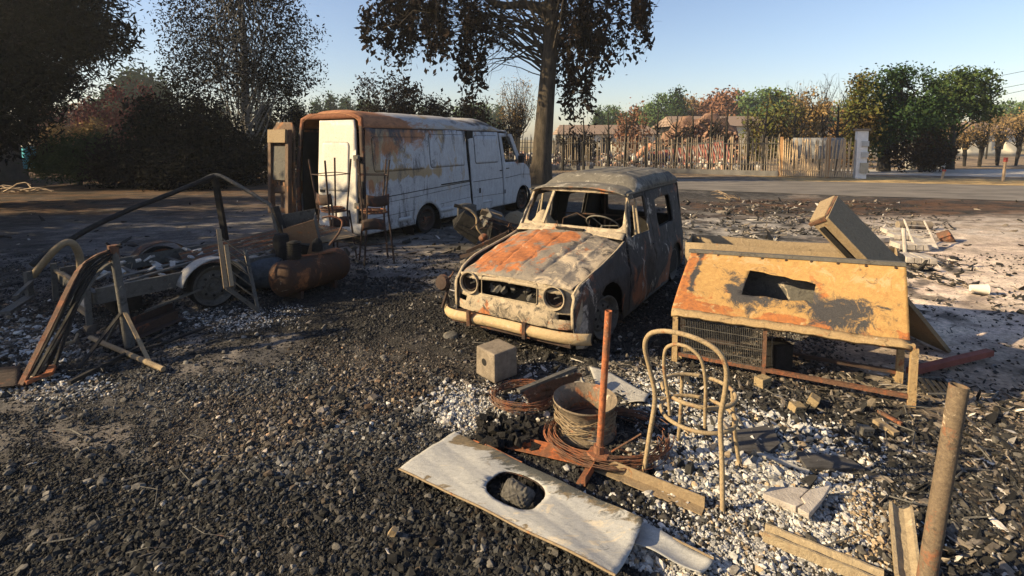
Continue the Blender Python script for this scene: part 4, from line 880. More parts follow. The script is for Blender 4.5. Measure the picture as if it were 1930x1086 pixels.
# cowl and windscreen surround
mb = MB(); mb.grid(4, 30, lambda a, b: (-1.17 - .10 * a, (b * 2 - 1) * .655, .905 + .055 * a - .02 * abs(b * 2 - 1) ** 3)); o = mb.build('cowl', M['c_front'], car, sm=40, solid=.01); paint(o, lambda x, y, z: (.1 + 0 * x, .05 + 0 * x, .2 + 0 * x))
mb = MB(); mb.box((-1.215, .02, .945), (.05, .34, .02)); mb.build('vent_slot', M['void'], car)
mb = MB(); mb.tube([(-1.2, -.12, .95), (-1.19, -.02, .965), (-1.18, .10, .945)], .007, 5); mb.tube([(-1.2, -.12, .95), (-1.25, -.16, 1.02)], .005, 5); mb.build('wiper', M['rustdark'], car)
def wsfn(y, z): t = (z - .93); return (-1.235 - t * .52 - .06 * (abs(y) / .64) ** 4, y * (1 - .10 * max(0, t)), z)
o = panel('windscreen_frame', [(-.665, .92), (.665, .92), (.655, 1.05), (.635, 1.30), (.59, 1.365), (.3, 1.39), (-.3, 1.39), (-.59, 1.365), (-.635, 1.30), (-.655, 1.05)], [rrect(-.605, .975, .605, 1.340, .06, 5)], wsfn, M['c_front'], car, .04, .018, jit=.001)
paint(o, lambda x, y, z: (.12 + 0 * x, .02 + .15 * (z > 1.3), .22 + 0 * x))
mb = MB(); mb.bar((-1.25, -.345, .975), (-1.43, -.29, 1.34), .04, .02); mb.build('windscreen_post', M['c_front'], car, bevel=.004)
# low front roof
def rz(x, y): return 1.385 + .045 * (1 - (y / .62) ** 2) - .03 * sstep(-1.55, -1.40, x) 
mb = MB(); mb.grid(14, 30, lambda a, b: (lambda x, y: (x, y, rz(x, y) - .035 * abs(y / .60) ** 8 + .004 * math.sin(x * 30) * math.sin(y * 12)))(-1.40 - .55 * a, (b * 2 - 1) * .605)); o = mb.build('front_roof', M['c_roof'], car, sm=50, solid=.008); paint(o, lambda x, y, z: (.05 + .2 * (x > -1.5), .06 + 0 * x, .15 + .1 * (x > -1.6)))
# raised load roof
def hr(a, b):
    x = -1.72 - 1.90 * a; y = (b * 2 - 1) * .615; 
    pf = sstep(0, .14, a) ** .7 * (1 - .45 * sstep(.90, 1.0, a)); ps = (1 - abs(b * 2 - 1) ** 5) ** .6 if abs(b * 2 - 1) < 1 else 0
    h = .155 * pf * ps; z = 1.352 + .03 * ps + h
    if a > .2: z += .010 * (math.sin(b * 2 * math.pi * 4.5) > .55) * ps
    z -= .012 * math.exp(-((a - .5) / .15) ** 2) * math.cos(y * 5)
    return (x + .05 * (1 - pf) * abs(b * 2 - 1) ** 2, y * (1 + .0 * a), float(z))
mb = MB(); mb.grid(60, 90, hr); o = mb.build('raised_roof', M['c_roof'], car, sm=50, solid=.006); paint(o, lambda x, y, z: (.02 + 0 * x, .10 + .18 * (y > .1) * (x < -2), .12 + .14 * (x > -1.95)))
# back, floor, interior
o = panel('rear_panel', [(-.66, .15), (.66, .15), (.67, .7), (.60, 1.33), (-.60, 1.33), (-.67, .7)], [rrect(-.48, .85, .48, 1.22, .05)], lambda y, z: (-3.70 + .10 * max(0, z - .7), y, z), M['c_side'], car, .08, .01)
for s in (-1, 1):
    o = panel('lining', [(-2.14, .15), (-3.62, .15), (-3.62, 1.32), (-2.12, 1.32)], [rwin], lambda x, z, s=s: (x, s * (hw(x, z) - .045), z), M['void'], car, .12, .01)
o = panel('lining', [(-.62, .15), (.62, .15), (.60, .7), (.55, 1.32), (-.55, 1.32), (-.60, .7)], [rrect(-.48, .85, .48, 1.22, .05)], lambda y, z: (-3.64 + .10 * max(0, z - .7), y, z), M['void'], car, .1, .01)
mb = MB(); mb.box((-2.4, 0, .14), (2.5, 1.36, .05)); mb.box((-1.2, 0, .5), (.03, 1.3, .72)); mb.box((-.65, 0, .14), (1.1, .9, .04)); mb.build('floor', M['void'], car)
for s in (-1, 1): mb = MB(); mb.box((-3.13, s * .60, .32), (.75, .2, .4)); mb.build('wheel_box', M['void'], car)
mb = MB(); mb.box((-1.34, 0, .86), (.18, 1.2, .12), None, .015); mb.build('dashboard', M['rustdark'], car)
mb = MB(); mb.grid(10, 8, lambda a, b: (-1.30 - .25 * a, -.56 + .24 * b, .93 + .16 * math.sin(a * 3.1) * math.sin(b * 3.1) + rnd.gauss(0, .008))); mb.build('melted_heap', M['c_front'], car, sm=60, solid=.02)
sw = Matrix.Translation((-1.50, .30, .98)) @ Euler((0, R(-38), 0)).to_matrix().to_4x4()
mb = MB(); mb.tube([sw @ Vector((.19 * math.cos(2 * math.pi * k / 28), .19 * math.sin(2 * math.pi * k / 28), 0)) for k in range(28)], .009, 6, closed=True)
for a in (90, 210, 330): mb.tube([sw @ Vector((0, 0, -.02)), sw @ Vector((.19 * math.cos(R(a)), .19 * math.sin(R(a)), 0))], .006, 5)
mb.tube([sw @ Vector((0, 0, -.02)), (-1.32, .30, .85)], .015, 6); mb.build('steering_wheel', M['c_roof'], car, sm=60)
for yy in (-.33, .33):
    mb = MB(); 
    mb.tube([(-1.75, yy - .2, .2), (-1.78, yy - .2, .42), (-2.05, yy - .2, .44), (-2.15, yy - .19, .9), (-2.17, yy, .98), (-2.15, yy + .19, .9), (-2.05, yy + .2, .44), (-1.78, yy + .2, .42), (-1.75, yy + .2, .2)], .012, 6)
    for k in range(5): mb.tube([(-1.8 - .06 * k, yy - .2, .43), (-1.8 - .06 * k, yy + .2, .43)], .005, 4)
    mb.build('seat_frame', M['rustdark'], car)
mb = MB(); mb.tube([(-2.3, -.6, .95), (-2.3, .6, .98)], .012, 6); mb.tube([(-2.3, .02, .2), (-2.32, .0, 1.38)], .012, 6); mb.build('partition_bar', M['rustdark'], car)
for (x, s, tn) in ((-.63, 1, R(-14)), (-.63, -1, R(-14)), (-3.13, 1, 0), (-3.13, -1, 0)):
    wheel('wheel', car, (x, s * .63, .225), R(90) * s, .215, .15, M['steelgrey'], tn)
mb = MB(); mb.lathe([(0, 0), (.075, 0), (.085, .02), (.07, .05), (0, .055)], Matrix.Translation((.02, -.80, .50)) @ Euler((0, R(80), 0)).to_matrix().to_4x4(), 18); mb.tube([(.0, -.74, .5), (.02, -.78, .35), (.05, -.80, .25)], .018, 6); mb.tube([(-.02, -.70, .62), (.02, -.78, .48), (.0, -.76, .30), (.06, -.72, .22)], .012, 6); mb.build('loose_lamp', M['rustdark'], car, sm=50)

# ---------------------------------------------------------------- long white van (rear at x=0, nose +x, visible side -y)
van = empty('burnt_van', 'long white burnt-out high-roof panel van with rust over its rear and roof edge', 'van', (-3.463, 9.611, 0), 1.0345)
VB = dict(rust=(.36, .16, .07), rust2=(.20, .09, .045), pale=(.36, .26, .15), soot=(.05, .045, .045))
M['v_white'] = burnt('van_white_paint', (.45, .455, .475), base2=(.32, .32, .335), r0=-.22, p0=-.16, s0=-.16, scale=1.6, stretch=(1.2, 1.2, .45), speck=.06, bump=.12, rough=.55, **VB)
M['v_door'] = burnt('van_door_paint', (.54, .50, .44), base2=(.48, .44, .38), r0=-.2, p0=-.05, s0=-.15, scale=1.3, stretch=(1, 1, .5), speck=.08, bump=.12, rough=.6, **{**VB, 'pale': (.56, .42, .24)})
M['v_roof'] = burnt('van_roof_paint', (.40, .38, .37), base2=(.30, .29, .28), r0=-.1, p0=-.05, s0=-.1, scale=1.8, stretch=(.6, 1, 1), speck=.1, bump=.15, rough=.7, **VB)
def vy(x, z):
    b = .95 - max(0, z - 1.25) ** 1.3 * .085 - max(0, .45 - z) * .06
    if x > 5.3: b -= .17 * ((x - 5.3) / 1.2) ** 1.6
    return b
def vdent(x, z): return .018 * math.sin(x * 2.1 + 1) * math.sin(z * 3) + .007 * math.sin(x * 6.3 + z * 2) * math.cos(z * 7 - x) + .003 * math.sin(x * 17) * math.sin(z * 13) - .03 * math.exp(-((x - 2.9) / .35) ** 2 - ((z - .62) / .18) ** 2)
def vwear(x, y, z):
    topr = 1.25 * sstep(2.8, .0, x) * sstep(1.5, 2.05, z) + .85 * sstep(1.3, .0, x) * sstep(.4, 1.3, z) + .45 * sstep(1.85, 2.15, z) * sstep(4.2, 2.2, x) + .35 * sstep(4.9, 5.2, x) * sstep(1.2, 1.35, z) * sstep(1.6, 1.35, z)
    pal = .38 * sstep(2.1, .3, x) * sstep(.7, 1.5, z) + .60 * np.exp(-((z - 1.28) / .10) ** 2) * sstep(2.6, 1.8, x) + .28 * np.exp(-((x - 2.1) / .25) ** 2) * sstep(.9, 1.2, z) + .12
    return topr * .72 + .10, .16 * sstep(1.5, 2.0, z) + .14 * sstep(3.0, 1.0, x) + .13 + .12 * sstep(.7, .3, z) + .10 * sstep(.5, .2, z) + .2 * sstep(2.1, 2.2, z) + .15 * np.exp(-((x - 5.0) / .5) ** 2) * sstep(1.2, 1.9, z), pal
for s in (-1, 1):
    f = lambda x, z, s=s: (x, s * (vy(x, z) + vdent(x, z)), z)
    arch = [(1.73 - .40 * math.cos(R(a)), .20 + .42 * math.sin(R(a))) for a in range(0, 181, 12)]
    o = panel('side_panel', [(.0, .22), (1.33, .22)] + arch[1:-1] + [(2.13, .22), (3.30, .22), (3.20, 1.0), (3.12, 2.165), (.08, 2.165), (.0, 1.4)], [], f, M['v_white'], van, .07, .012)
    paint(o, vwear); sp = o
    o2 = panel('sliding_door' if s < 0 else 'side_panel', [(3.37, .24), (4.74, .24), (4.66, 1.0), (4.52, 2.14), (3.21, 2.14), (3.27, 1.0)], [], lambda x, z, s=s: (x, s * (vy(x, z) + .012), z), M['v_white'], van, .08, .02); paint(o2, vwear)
    fa = [(5.83 - .42 * math.cos(R(a)), .24 + .44 * math.sin(R(a))) for a in range(0, 181, 12)]
    o3 = panel('cab_door', [(4.77, .24), (5.30, .24), (5.42, .45), (5.66, .74), (5.68, 1.34), (5.22, 2.10), (4.58, 2.12), (4.70, 1.0)], [[(4.80, 1.36), (5.46, 1.36), (5.10, 2.02), (4.70, 2.03)]], lambda x, z, s=s: (x, s * (vy(x, z) + .01), z), M['v_white'], van, .06, .025); paint(o3, vwear)
    o4 = panel('front_wing', [(5.33, .24)] + [(5.41, .24)] + fa[1:-1] + [(6.28, .24), (6.50, .34), (6.52, .80), (6.40, 1.10), (6.10, 1.26), (5.705, 1.36), (5.69, .74), (5.45, .45)], [], f, M['v_white'], van, .06, .012); paint(o4, vwear)
    def seam(pts, wd, parent, mat=M['void'], off=.003, nm='seam'):
        mb = MB()
        P = [Vector((x, s * (vy(x, z) + (vdent(x, z) if parent is sp else .022) + off), z)) for x, z in dens(pts, .12)[: None]]
        mb.tube(P, wd, 4, closed=False); return mb.build(nm, mat, parent)
    if s < 0:
        # pressed window blanks and waist lines
        for (x0, z0, x1, z1, par) in ((.22, 1.35, 1.62, 2.0, sp), (1.80, 1.36, 3.06, 2.06, sp), (3.44, 1.38, 4.46, 2.05, o2)):
            q = rrect(x0, z0, x1, z1, .06); 
            op = panel('window_blank', q, [], lambda x, z: (x, s * (vy(x, z) + (vdent(x, z) if par is sp else .022) + .010), z), M['v_white'], par, .10, .006); paint(op, vwear)
            mb = MB(); mb.tube([Vector((x, s * (vy(x, z) + (vdent(x, z) if par is sp else .022) + .007), z)) for x, z in dens(q, .1)], .007, 4, closed=True); mb.build('pressing_edge', M['soot'], par)
        def line(pts, wd, par, nm='seam', mat=M['soot']):
            mb = MB(); P = []
            for (a, b) in zip(pts[:-1], pts[1:]):
                for k in range(9): t = k / 8; x = a[0] + (b[0] - a[0]) * t; z = a[1] + (b[1] - a[1]) * t; P.append((x, s * (vy(x, z) + (vdent(x, z) if par is sp else .021) + .007), z))
            mb.tube(P, wd, 4); mb.build(nm, mat, par)
        line([(.34, .86), (.30, .80), (.36, .755), (1.4, .79), (3.28, .90)], .005, sp); line([(.34, .86), (3.2, .97)], .008, sp)
        line([(.03, .50), (1.32, .52)], .004, sp); line([(2.13, .55), (3.30, .60)], .004, sp)
        line([(3.34, .95), (4.66, .97)], .006, o2); line([(3.34, .58), (4.70, .56)], .004, o2)
        line([(4.80, .95), (5.66, 1.0)], .006, o3); line([(5.70, 1.0), (6.45, .95)], .005, o4)
        mb = MB(); mb.bar((2.16, -.965, .975), (3.22, -.965, 1.0), .05, .02); mb.build('door_rail', M['soot'], sp)
        mb = MB(); mb.bar((4.52, -.985, 1.16), (4.60, -.985, 1.16), .05, .02); mb.build('handle', M['soot'], o2); mb = MB(); mb.box((3.62, -.972, .72), (.06, .02, .12)); mb.build('fuel_flap', M['soot'], o2)
        for zz in (.6, 1.5): mb = MB(); mb.tube([(4.745, -1.0, zz - .05), (4.745, -1.0, zz + .05)], .014, 6); mb.build('hinge', M['soot'], o3)
        for (xa, za, wa, ha) in ((2.35, .42, .5, .10), (1.0, .38, .4, .08), (3.95, .42, .7, .06)): mb = MB(); mb.grid(8, 2, lambda a, b: (xa + wa * (a - .5), -(vy(xa, za) + .006 + .022 * math.sin(a * 3.1)), za + ha * (b - .5))); mb.build('dented_trim', M['v_white'], sp, solid=.004, sm=60)
        mb = MB(); mb.bar((4.84, -.975, 1.2), (4.97, -.975, 1.2), .04, .02); mb.build('handle', M['soot'], o3)
        mb = MB(); mb.box((5.55, -1.03, 1.42), (.1, .14, .2)); mb.tube([(5.5, -.93, 1.38), (5.55, -1.0, 1.42)], .012, 5); mb.build('mirror', M['soot'], o3)
        mb = MB(); mb.tube([(4.72, -.86, 1.98), (4.82, -.93, 1.36), (5.45, -.92, 1.36)], .014, 5); mb.build('window_rubber', M['soot'], o3)
        mb = MB(); mb.box((3.9, -.90, .9), (1.6, .02, 1.6)); mb.box((3.29, -.90, 1.2), (.25, .03, 1.9)); mb.box((4.68, -.88, 1.15), (.2, .03, 1.8)); mb.build('door_shut', M['void'], van)
# roof: gutter line up to a rounded high top, falling to the windscreen
def vroof(a, b):
    x = .02 + 5.0 * a; y = (b * 2 - 1); half = vy(x, 2.16) + .005; dome = (1 - abs(y) ** 3.4) ** .75 if abs(y) < 1 else 0
    fr = 1 - sstep(.80, 1.0, a) ** 1.3 * .80; bk = 1 - .18 * sstep(.03, 0, a); z = 2.165 + .34 * dome * fr * bk + .006 * math.sin(x * 5.2) * dome - .05 * dome * math.exp(-((x - 3.4) / .5) ** 2) * (y < 0)
    yy = y * half * (1 - .0 * dome); return (x, yy, float(z + .008 * (math.sin(x * 2 * math.pi / .9) > .93)))
mb = MB(); mb.grid(70, 48, vroof); o = mb.build('roof', M['v_roof'], van, sm=50, solid=.008, off=-1)
paint(o, lambda x, y, z: (.85 * sstep(1.6, .3, x) + .65 * sstep(3.2, 1.0, x) * sstep(2.42, 2.2, z) + .55 * sstep(.3, .1, x) + .05 , .05 + .45 * np.exp(-((x - 3.9) / .8) ** 2) * (z < 2.46), .25 * sstep(.8, 2.0, x)))
mb = MB(); mb.tube([(.05, -.875, 2.16), (2.5, -.872, 2.165), (4.95, -.87, 2.15)], .014, 5); mb.tube([(.05, .875, 2.16), (4.95, .87, 2.15)], .014, 5); mb.build('gutter', M['rustdark'], van)
# windscreen surround, bonnet, nose
mb = MB()
for s in (-1, 1): mb.bar((5.0, s * .84, 2.14), (5.72, s * .86, 1.36), .07, .05)
mb.bar((5.0, -.84, 2.16), (5.0, .84, 2.16), .08, .06); mb.build('windscreen_frame', M['v_white'], van)
mb = MB(); mb.grid(12, 16, lambda a, b: (5.70 + .78 * a, (b * 2 - 1) * (.86 - .12 * a), 1.37 - .27 * a ** 1.4 + .03 * (1 - (b * 2 - 1) ** 2))); o = mb.build('bonnet', M['v_white'], van, sm=40, solid=.01)
mb = MB(); mb.grid(8, 16, lambda a, b: (6.49 + .05 * math.sin(a * 3.1), (b * 2 - 1) * (.74 + .02 * a), 1.10 - .8 * a)); mb.build('nose', M['v_white'], van, sm=40, solid=.01)
mb = MB(); mb.box((3.1, 0, .36), (6.0, 1.7, .10)); mb.box((4.3, 0, 1.1), (.05, 1.7, 1.5)); mb.build('floor', M['void'], van)
o = panel('lining', [(.05, .4), (4.2, .4), (4.2, 2.1), (.05, 2.1)], [], lambda x, z: (x, .88 - max(0, z - 1.25) * .08, z), M['void'], van, .5, .01)
# rear end
def rearx(z): return -.02 + .06 * max(0, z - 1.2)
fr = [(-.95, .40), (.95, .40), (.95, 1.3), (.875, 2.16), (.84, 2.36), (.6, 2.45), (-.6, 2.45), (-.84, 2.36), (-.875, 2.16), (-.95, 1.3)]
o = panel('rear_frame', fr, [[(-.87, .47), (.87, .47), (.87, 1.3), (.80, 2.12), (.75, 2.34), (-.75, 2.34), (-.80, 2.12), (-.87, 1.3)]], lambda y, z: (rearx(z), y, z), M['rustdark'], van, .07, .05); paint(o, lambda x, y, z: (.1 + .8 * (z > 2.2), -.1 * (z > 2.2) + 0 * x, 0 * x))
dd = [(-.80, .40), (.235, .40), (.235, 2.31), (-.69, 2.31), (-.74, 2.12), (-.80, 1.3)]
dfn = lambda y, z: (rearx(z) - .045, y, z)
o = panel('rear_door', dd, [], dfn, M['v_door'], van, .08, .035); rd = o
paint(o, lambda x, y, z: (.05 + .15 * (z > 2.15), 0 * x, .30 * sstep(1.9, 2.2, z) + .22 * np.exp(-((z - 1.75) / .25) ** 2)))
q = rrect(-.60, 1.0, .13, 1.90, .07); op = panel('window_blank', q, [], lambda y, z: (rearx(z) - .070, y, z), M['v_door'], rd, .1, .006)
mb = MB(); mb.tube([(rearx(z) - .066, y, z) for y, z in dens(q, .1)], .006, 4, closed=True); mb.build('pressing_edge', M['soot'], rd)
mb = MB(); mb.box((-.085, .12, .98), (.03, .12, .05)); mb.build('handle', M['soot'], rd)
for zz in (1.62, .75): mb = MB(); mb.box((-.09, -.83, zz), (.05, .12, .10), None, .005); mb.tube([(-.10, -.83, zz - .06), (-.10, -.83, zz + .06)], .014, 6); mb.build('hinge', M['steelgrey'], rd)
mb = MB(); mb.box((-.07, -.90, 1.05), (.03, .10, .3)); mb.build('tail_lamp_recess', M['soot'], van)
mb = MB(); mb.grid(4, 20, lambda a, b: (-.10 - .05 * math.sin(a * 3.1) + .08 * abs(b * 2 - 1) ** 6, (b * 2 - 1) * .97, .20 + .22 * a)); o = mb.build('rear_bumper', M['v_door'], van, sm=50, solid=.01); paint(o, lambda x, y, z: (.15 + 0 * x, .38 * sstep(.42, .2, z), .2 + 0 * x))
# left rear door swung fully open, inner frame showing
hd = [(.99, .46), (1.72, .46), (1.70, 1.3), (1.64, 2.15), (1.52, 2.30), (1.10, 2.30), (1.02, 2.15), (.99, 1.3)]
ofn = lambda y, z: (-.04 - .10 * (y - .99) + .06 * max(0, z - 1.2), y, z)
M['vdoor_in'] = burnt('door_inner', (.17, .11, .075), rust=(.30, .14, .06), rust2=(.12, .06, .035), r0=.05, s0=.05, p0=-.1, scale=4)
o = panel('rear_door', hd, [rrect(1.15, .56, 1.34, .86, .02), rrect(1.40, .56, 1.58, .86, .02), rrect(1.13, 1.02, 1.24, 1.14, .01), rrect(1.32, 1.02, 1.40, 1.12, .01), rrect(1.46, 1.02, 1.52, 1.12, .01)], ofn, M['vdoor_in'], van, .07, .02); o['label'] = 'open rusty rear door with cut-out inner frame'
paint(o, lambda x, y, z: (.2 + 0 * x, .1 * (z < 1) + 0 * x, .3 * ((z > 1.85) & (z < 2.15))))
mb = MB(); mb.box((-.115, 1.33, 1.48), (.02, .46, .68), Euler((0, .06, 0))); mb.build('inner_skin', M['steelgrey'], o)
for yy in (1.06, 1.62): mb = MB(); mb.box((-.13, yy, 1.3), (.09, .09, 1.7), Euler((0, .04, 0))); mb.build('door_rib', M['vdoor_in'], o)
mb = MB(); mb.box((-.14, 1.33, 2.02), (.10, .56, .26), Euler((0, .06, 0))); mb.build('door_cap', M['tan'], o)
for (x, s) in ((1.73, -1), (1.73, 1), (5.83, -1), (5.83, 1)): wheel('wheel', van, (x, s * .80, .27), R(90) * s, .235, .2, M['rustdark'], tyre=.05)
for s in (-1, 1):
    for xx in (1.73, 5.83): mb = MB(); mb.lathe([(.46, -.2), (.47, .12)], Matrix.Translation((xx, s * .80, .22)) @ Euler((R(90), 0, 0)).to_matrix().to_4x4(), 24); mb.build('wheel_arch', M['void'], van)
# ---------------------------------------------------------------- things in front, right to left
def place(name, label, cat, at, group=None): return empty(name, label, cat, at, 0, group)
def rel(o, p): return Vector(p) - o.location
# bentwood-style chair frame
e = place('chair_frame', 'bare bentwood-style metal chair frame without a seat, standing on white gravel', 'chair', Vector((1.02, 2.72, 0)))
rv, fv = Vector((.76, -.65, 0)), Vector((.63, .776, 0))
def ch(a, b, z): return rv * a + fv * b + Vector((0, 0, z))
L0 = rel(e, G(1213, 893)); L1 = rel(e, G(1362, 962))
c0 = (L0 + L1) / 2
def cc(a, b, z): return c0 + ch(a, b, z)
hoop = [L0, cc(-.205, .03, .24), cc(-.185, .045, .46), cc(-.21, .02, .63), cc(-.225, -.02, .77), cc(-.195, -.035, .855), cc(-.115, -.045, .90), cc(0, -.05, .915), cc(.115, -.045, .90), cc(.195, -.035, .855), cc(.225, -.02, .77), cc(.21, .02, .63), cc(.185, .045, .46), cc(.205, .03, .24), L1]
def spline(P, n=6):
    P = [Vector(p) for p in P]; out = []
    for i in range(len(P) - 1):
        p0, p1, p2, p3 = P[max(i - 1, 0)], P[i], P[i + 1], P[min(i + 2, len(P) - 1)]
        for k in range(n):
            t = k / n; out.append(.5 * ((2 * p1) + (p2 - p0) * t + (2 * p0 - 5 * p1 + 4 * p2 - p3) * t * t + (3 * p1 - p0 - 3 * p2 + p3) * t ** 3))
    return out + [P[-1]]
M['chair'] = burnt('scorched_chair_steel', (.38, .285, .165), rust=(.26, .13, .06), base2=(.19, .14, .085), r0=.08, p0=-.05, s0=.0, scale=14, speck=.25, bump=.25)
mb = MB(); mb.tube(spline(hoop), .0135, 10); mb.build('back_hoop', M['chair'], e, sm=60)
inner = [cc(-.10, .06, .38), cc(-.105, .04, .50), cc(-.115, .0, .66), cc(-.10, -.03, .79), cc(-.05, -.04, .84), cc(.0, -.043, .85), cc(.05, -.04, .84), cc(.10, -.03, .79), cc(.115, .0, .66), cc(.105, .04, .50), cc(.10, .06, .38)]
mb = MB(); mb.tube(spline(inner), .010, 8); mb.build('inner_hoop', M['chair'], e, sm=60)
for (z, r_, rr, nm) in ((.49, .205, .012, 'seat_ring'), (.35, .210, .0115, 'stretcher_ring')):
    mb = MB(); mb.tube([cc(r_ * math.cos(2 * math.pi * k / 40), .235 + r_ * .95 * math.sin(2 * math.pi * k / 40), z) for k in range(40)], rr, 8, closed=True); mb.build(nm, M['chair'], e, sm=60)
for s in (-1, 1): mb = MB(); mb.tube(spline([cc(s * .15, .38, .49), cc(s * .165, .41, .22), cc(s * .19, .45, 0)]), .0125, 8); mb.build('leg', M['chair'], e, sm=60)
# sheet with a rounded opening
A, B_, C_, D_ = G(752, 884, .03), G(860, 811, .035), G(1215, 984, .09), G(1160, 1092, .08)
e = place('metal_sheet', 'long pale scorched sheet-metal panel with a rounded hole, lying on the gravel', 'metal panel', (A + B_ + C_ + D_) / 4 * Vector((1, 1, 0)) if False else Vector(((A.x + C_.x) / 2, (A.y + C_.y) / 2, 0)))
def bil(u, v):
    p = A.lerp(D_, u).lerp(B_.lerp(C_, u), v); p = p - e.location; p.z += .010 * math.sin(u * 3.1) * math.sin(v * 3.1) + .003 * math.sin(u * 17 + v * 4) + .004 * abs(math.sin(u * 5 + v * 9)) + .012 * math.sin(v * 5 + u * 2.3) * (.3 + u) - .012 * max(0, v - .97) / .03 + .010 * abs(v - .30 - .1 * u) * (u > .2)
    return p
hole = [(.505 + .122 * math.copysign(abs(math.cos(t)) ** .75, math.cos(t)), .50 + .30 * math.copysign(abs(math.sin(t)) ** .75, math.sin(t))) for t in np.linspace(0, 2 * math.pi, 40, endpoint=False)]
M['plate'] = burnt('ash_whitened_sheet', (.40, .39, .37), base2=(.30, .295, .28), rust=(.20, .15, .09), rust2=(.09, .075, .05), pale=(.50, .44, .35), soot=(.05, .05, .045), r0=-.2, p0=-.22, s0=-.16, scale=5.5, stretch=(1, 2.2, 1), speck=.18, bump=.2, rough=.6)
o = panel('panel_skin', [(0, 0), (1, .0), (1.0, .5), (1.0, 1), (.5, 1.0), (0, 1)], [hole], lambda u, v: bil(u, v), M['plate'], e, .03, .003, sm=25, jit=.0006)
me_ = o.data; a_ = me_.color_attributes.new('wear', 'FLOAT_COLOR', 'POINT'); ax = (D_ - A).normalized(); Lx = (D_ - A).length; ay = (B_ - A).normalized(); Ly = (B_ - A).length
for i, v in enumerate(me_.vertices):
    p = v.co + e.location - A; uu = p.dot(ax) / Lx; vv = p.dot(ay) / Ly
    top = max(0, min(1, (vv - .62) / .3)); a_.data[i].color = (1.0 * top * (uu > .03) + .3 * (vv < .10) + .15 * max(0, .5 - uu), .75 * top * max(0, min(1, (uu - .2) / .2)) + .10 + .25 * math.exp(-((uu - .5) / .2) ** 2 - ((vv - .85) / .2) ** 2), .18 + .2 * (uu > .5), 1)
mb = MB(); mb.tube([bil(t, 0) + Vector((0, 0, .0)) for t in np.linspace(0, 1, 24)], .006, 6); mb.build('front_edge', M['tan'], o)
mb = MB(); mb.tube([bil(t, 1.0) for t in np.linspace(.12, .42, 12)], .008, 5); mb.build('back_edge', M['rustbright'], o)
mb = MB(); mb.tube([bil(*h) - Vector((0, 0, .006)) for h in hole], .003, 5, closed=True); mb.build('hole_rim', M['rustdark'], o)
# charred lump inside the hole
e = place('charred_block', 'crumbling grey charred block with a dimpled surface inside the hole of the panel', 'charred block', G(978, 935))
mb = MB()
def lump(a, b):
    th = a * 2 * math.pi; ph = b * math.pi; p = Vector((math.copysign(abs(math.cos(th)) ** .5, math.cos(th)) * math.sin(ph) ** .5 * .075, math.copysign(abs(math.sin(th)) ** .5, math.sin(th)) * math.sin(ph) ** .5 * .055, .065 + math.cos(ph) * .07))
    p *= 1.15 * (1 + .035 * math.sin(p.x * 260) * math.sin(p.z * 260 + p.y * 190) + .04 * math.sin(p.x * 40 + 1) * math.sin(p.z * 55)); p.z = p.z * .75; p.rotate(Euler((.75, .25, -.4))); return p + Vector((0, 0, -.01))
mb.grid(90, 50, lump); mb.build('block', plain('charred_grey_block', (.04, .037, .034), (.17, .155, .135), 40, bump=.8), e, sm=80)
mb = MB()
for _ in range(150):
    t = rnd.uniform(0, 6.28); q = rnd.uniform(.03, .16); mb.box((q * math.cos(t) * 1.3, q * math.sin(t) * .8, rnd.uniform(.0, .03)), [rnd.uniform(.012, .04) for _ in range(3)], Euler([rnd.uniform(0, 3) for _ in range(3)]), .006)
o = mb.build('crumbs', M['char'], e); o['kind'] = 'stuff'
# lower strip of the sheet
a, b, c, d = G(1203, 988, .04), G(1190, 1030, .03), G(1345, 1060, .02), G(1320, 1085, .02)
e = place('metal_strip', 'narrow pale metal strip poking out from under the right end of the holed panel', 'metal strip', Vector((.8, 2.25, 0)))
mb = MB(); mb.grid(14, 6, lambda u, v: rel(e, a.lerp(c, u).lerp(b.lerp(d, u), v)) + Vector((0, 0, .018 * abs(v * 2 - 1) ** 2 + .01 * math.sin(u * 6)))); mb.build('strip', M['plate'], e, sm=40, solid=.004)
mb = MB(); mb.tube([rel(e, a.lerp(c, u)) + Vector((0, 0, .018)) for u in (0, .5, 1)], .005, 5); mb.build('folded_edge', M['tan'], e)
